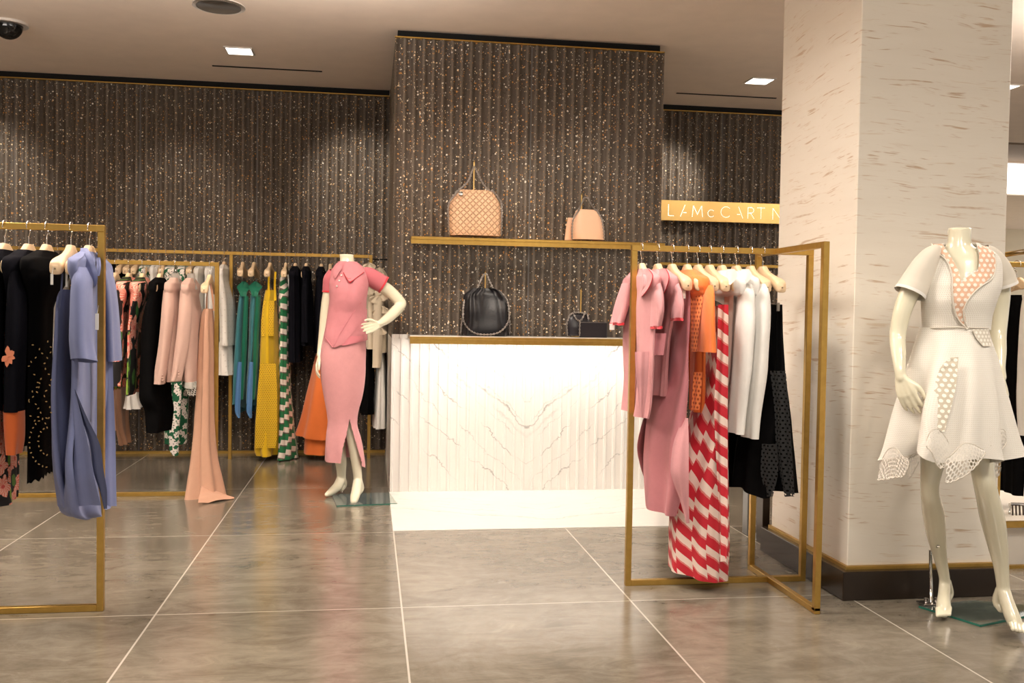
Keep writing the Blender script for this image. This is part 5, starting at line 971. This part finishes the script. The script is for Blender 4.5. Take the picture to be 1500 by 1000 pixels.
# ================================================================== LIGHTS
def area(name, loc, size, power, colr=(1, .91, .80), aim=(0, 0, -1), sy=None, spread=PI):
    l = bpy.data.lights.new(name, 'AREA'); l.energy = power; l.color = colr; l.size = size; l.spread = spread
    if sy: l.shape = 'RECTANGLE'; l.size_y = sy
    o = bpy.data.objects.new(name, l); col.objects.link(o); o.location = loc; o.rotation_euler = Vector(aim).to_track_quat('-Z', 'Y').to_euler(); return o
def spot(name, loc, target, power, ang=40, colr=(1, .90, .77), rad=.05, blend=.8):
    l = bpy.data.lights.new(name, 'SPOT'); l.energy = power; l.color = colr; l.spot_size = math.radians(ang); l.spot_blend = blend; l.shadow_soft_size = rad
    o = bpy.data.objects.new(name, l); col.objects.link(o); o.location = loc; o.rotation_euler = (Vector(target)-Vector(loc)).to_track_quat('-Z', 'Y').to_euler(); return o
for i, (x, y) in enumerate(((-2.6, 1.2), (.2, 1.0), (2.9, 1.2), (-2.3, 3.8), (.3, 3.6), (-4.4, 5.2))): area('ceiling_lamp', (x, y, 2.97), .5, 40, spread=2.6)
for x, y, tx, tz, p in ((1.25, 4.6, .5, 1.62, 46), (1.25, 4.6, 1.35, 1.7, 46), (2.95, 7.0, 2.45, 2.2, 95), (-.6, 6.7, -.05, 2.1, 80), (-3.1, 6.7, -3.0, 2.1, 85), (-1.4, 6.6, -1.5, 1.9, 30)):
    spot('wall_spot', (x, y, 2.95), (tx, YB if abs(tx-.9) > .7 else YP, tz), p, 44)
for s, t, p, a in (((-1.4, 3.2, 2.95), (-1.5, 5.8, .6), 62, 45), ((.2, 3.9, 2.95), (-.1, 6., .9), 66, 34), ((1.0, 2.6, 2.95), (1.45, 3.9, .9), 75, 42), ((1.6, 1.6, 2.95), (2.2, 3.3, .9), 42, 38), ((-1.5, 5.6, 2.95), (-.9, 7.6, .8), 60, 60), ((.9, 4.2, 2.95), (1.0, 5.7, 0), 36, 44), ((-.5, 5.6, 2.95), (-.3, 7.6, .8), 45, 45), ((3.4, 3.2, 2.95), (3.4, 4.4, .6), 50, 60)):
    spot('shop_spot', s, t, p, a)
spot('column_fill_spot', (1.5, .6, 2.93), (2.45, 3.73, 1.9), 150, 62, rad=.25)  # unseen fill spot, added to brighten the column's front face
area('shelf_strip', (1.07, 6.05, .975), 1.6, 6.5, (1, .93, .85), (0, .25, -1), .03)
area('shelf_strip', (1.07, 6.1, 1.605), 1.55, 1.3, (1, .90, .78), (0, .3, -1), .03)
area('far_lamp', (8, 14.5, 2.9), 3.0, 260, (1, .9, .76)); area('far_lamp', (5.5, 5, 2.9), 1.5, 60)
for x, p in ((-2.6, 75), (-.4, 68), (4.6, 75)): area('ceiling_fill', (x, 4.3, 2.66), 1.2, p, (1, .92, .84), (0, .22, 1), spread=2.7)  # upward fill lamps out of view, added only to brighten the ceiling
w = bpy.data.worlds.new('world'); bpy.context.scene.world = w; w.use_nodes = True
w.node_tree.nodes['Background'].inputs[0].default_value = (1., .91, .82, 1); w.node_tree.nodes['Background'].inputs[1].default_value = .7
vs = bpy.context.scene.view_settings; vs.view_transform = 'Standard'; vs.look = 'None'; vs.exposure = .12; vs.gamma = 1.
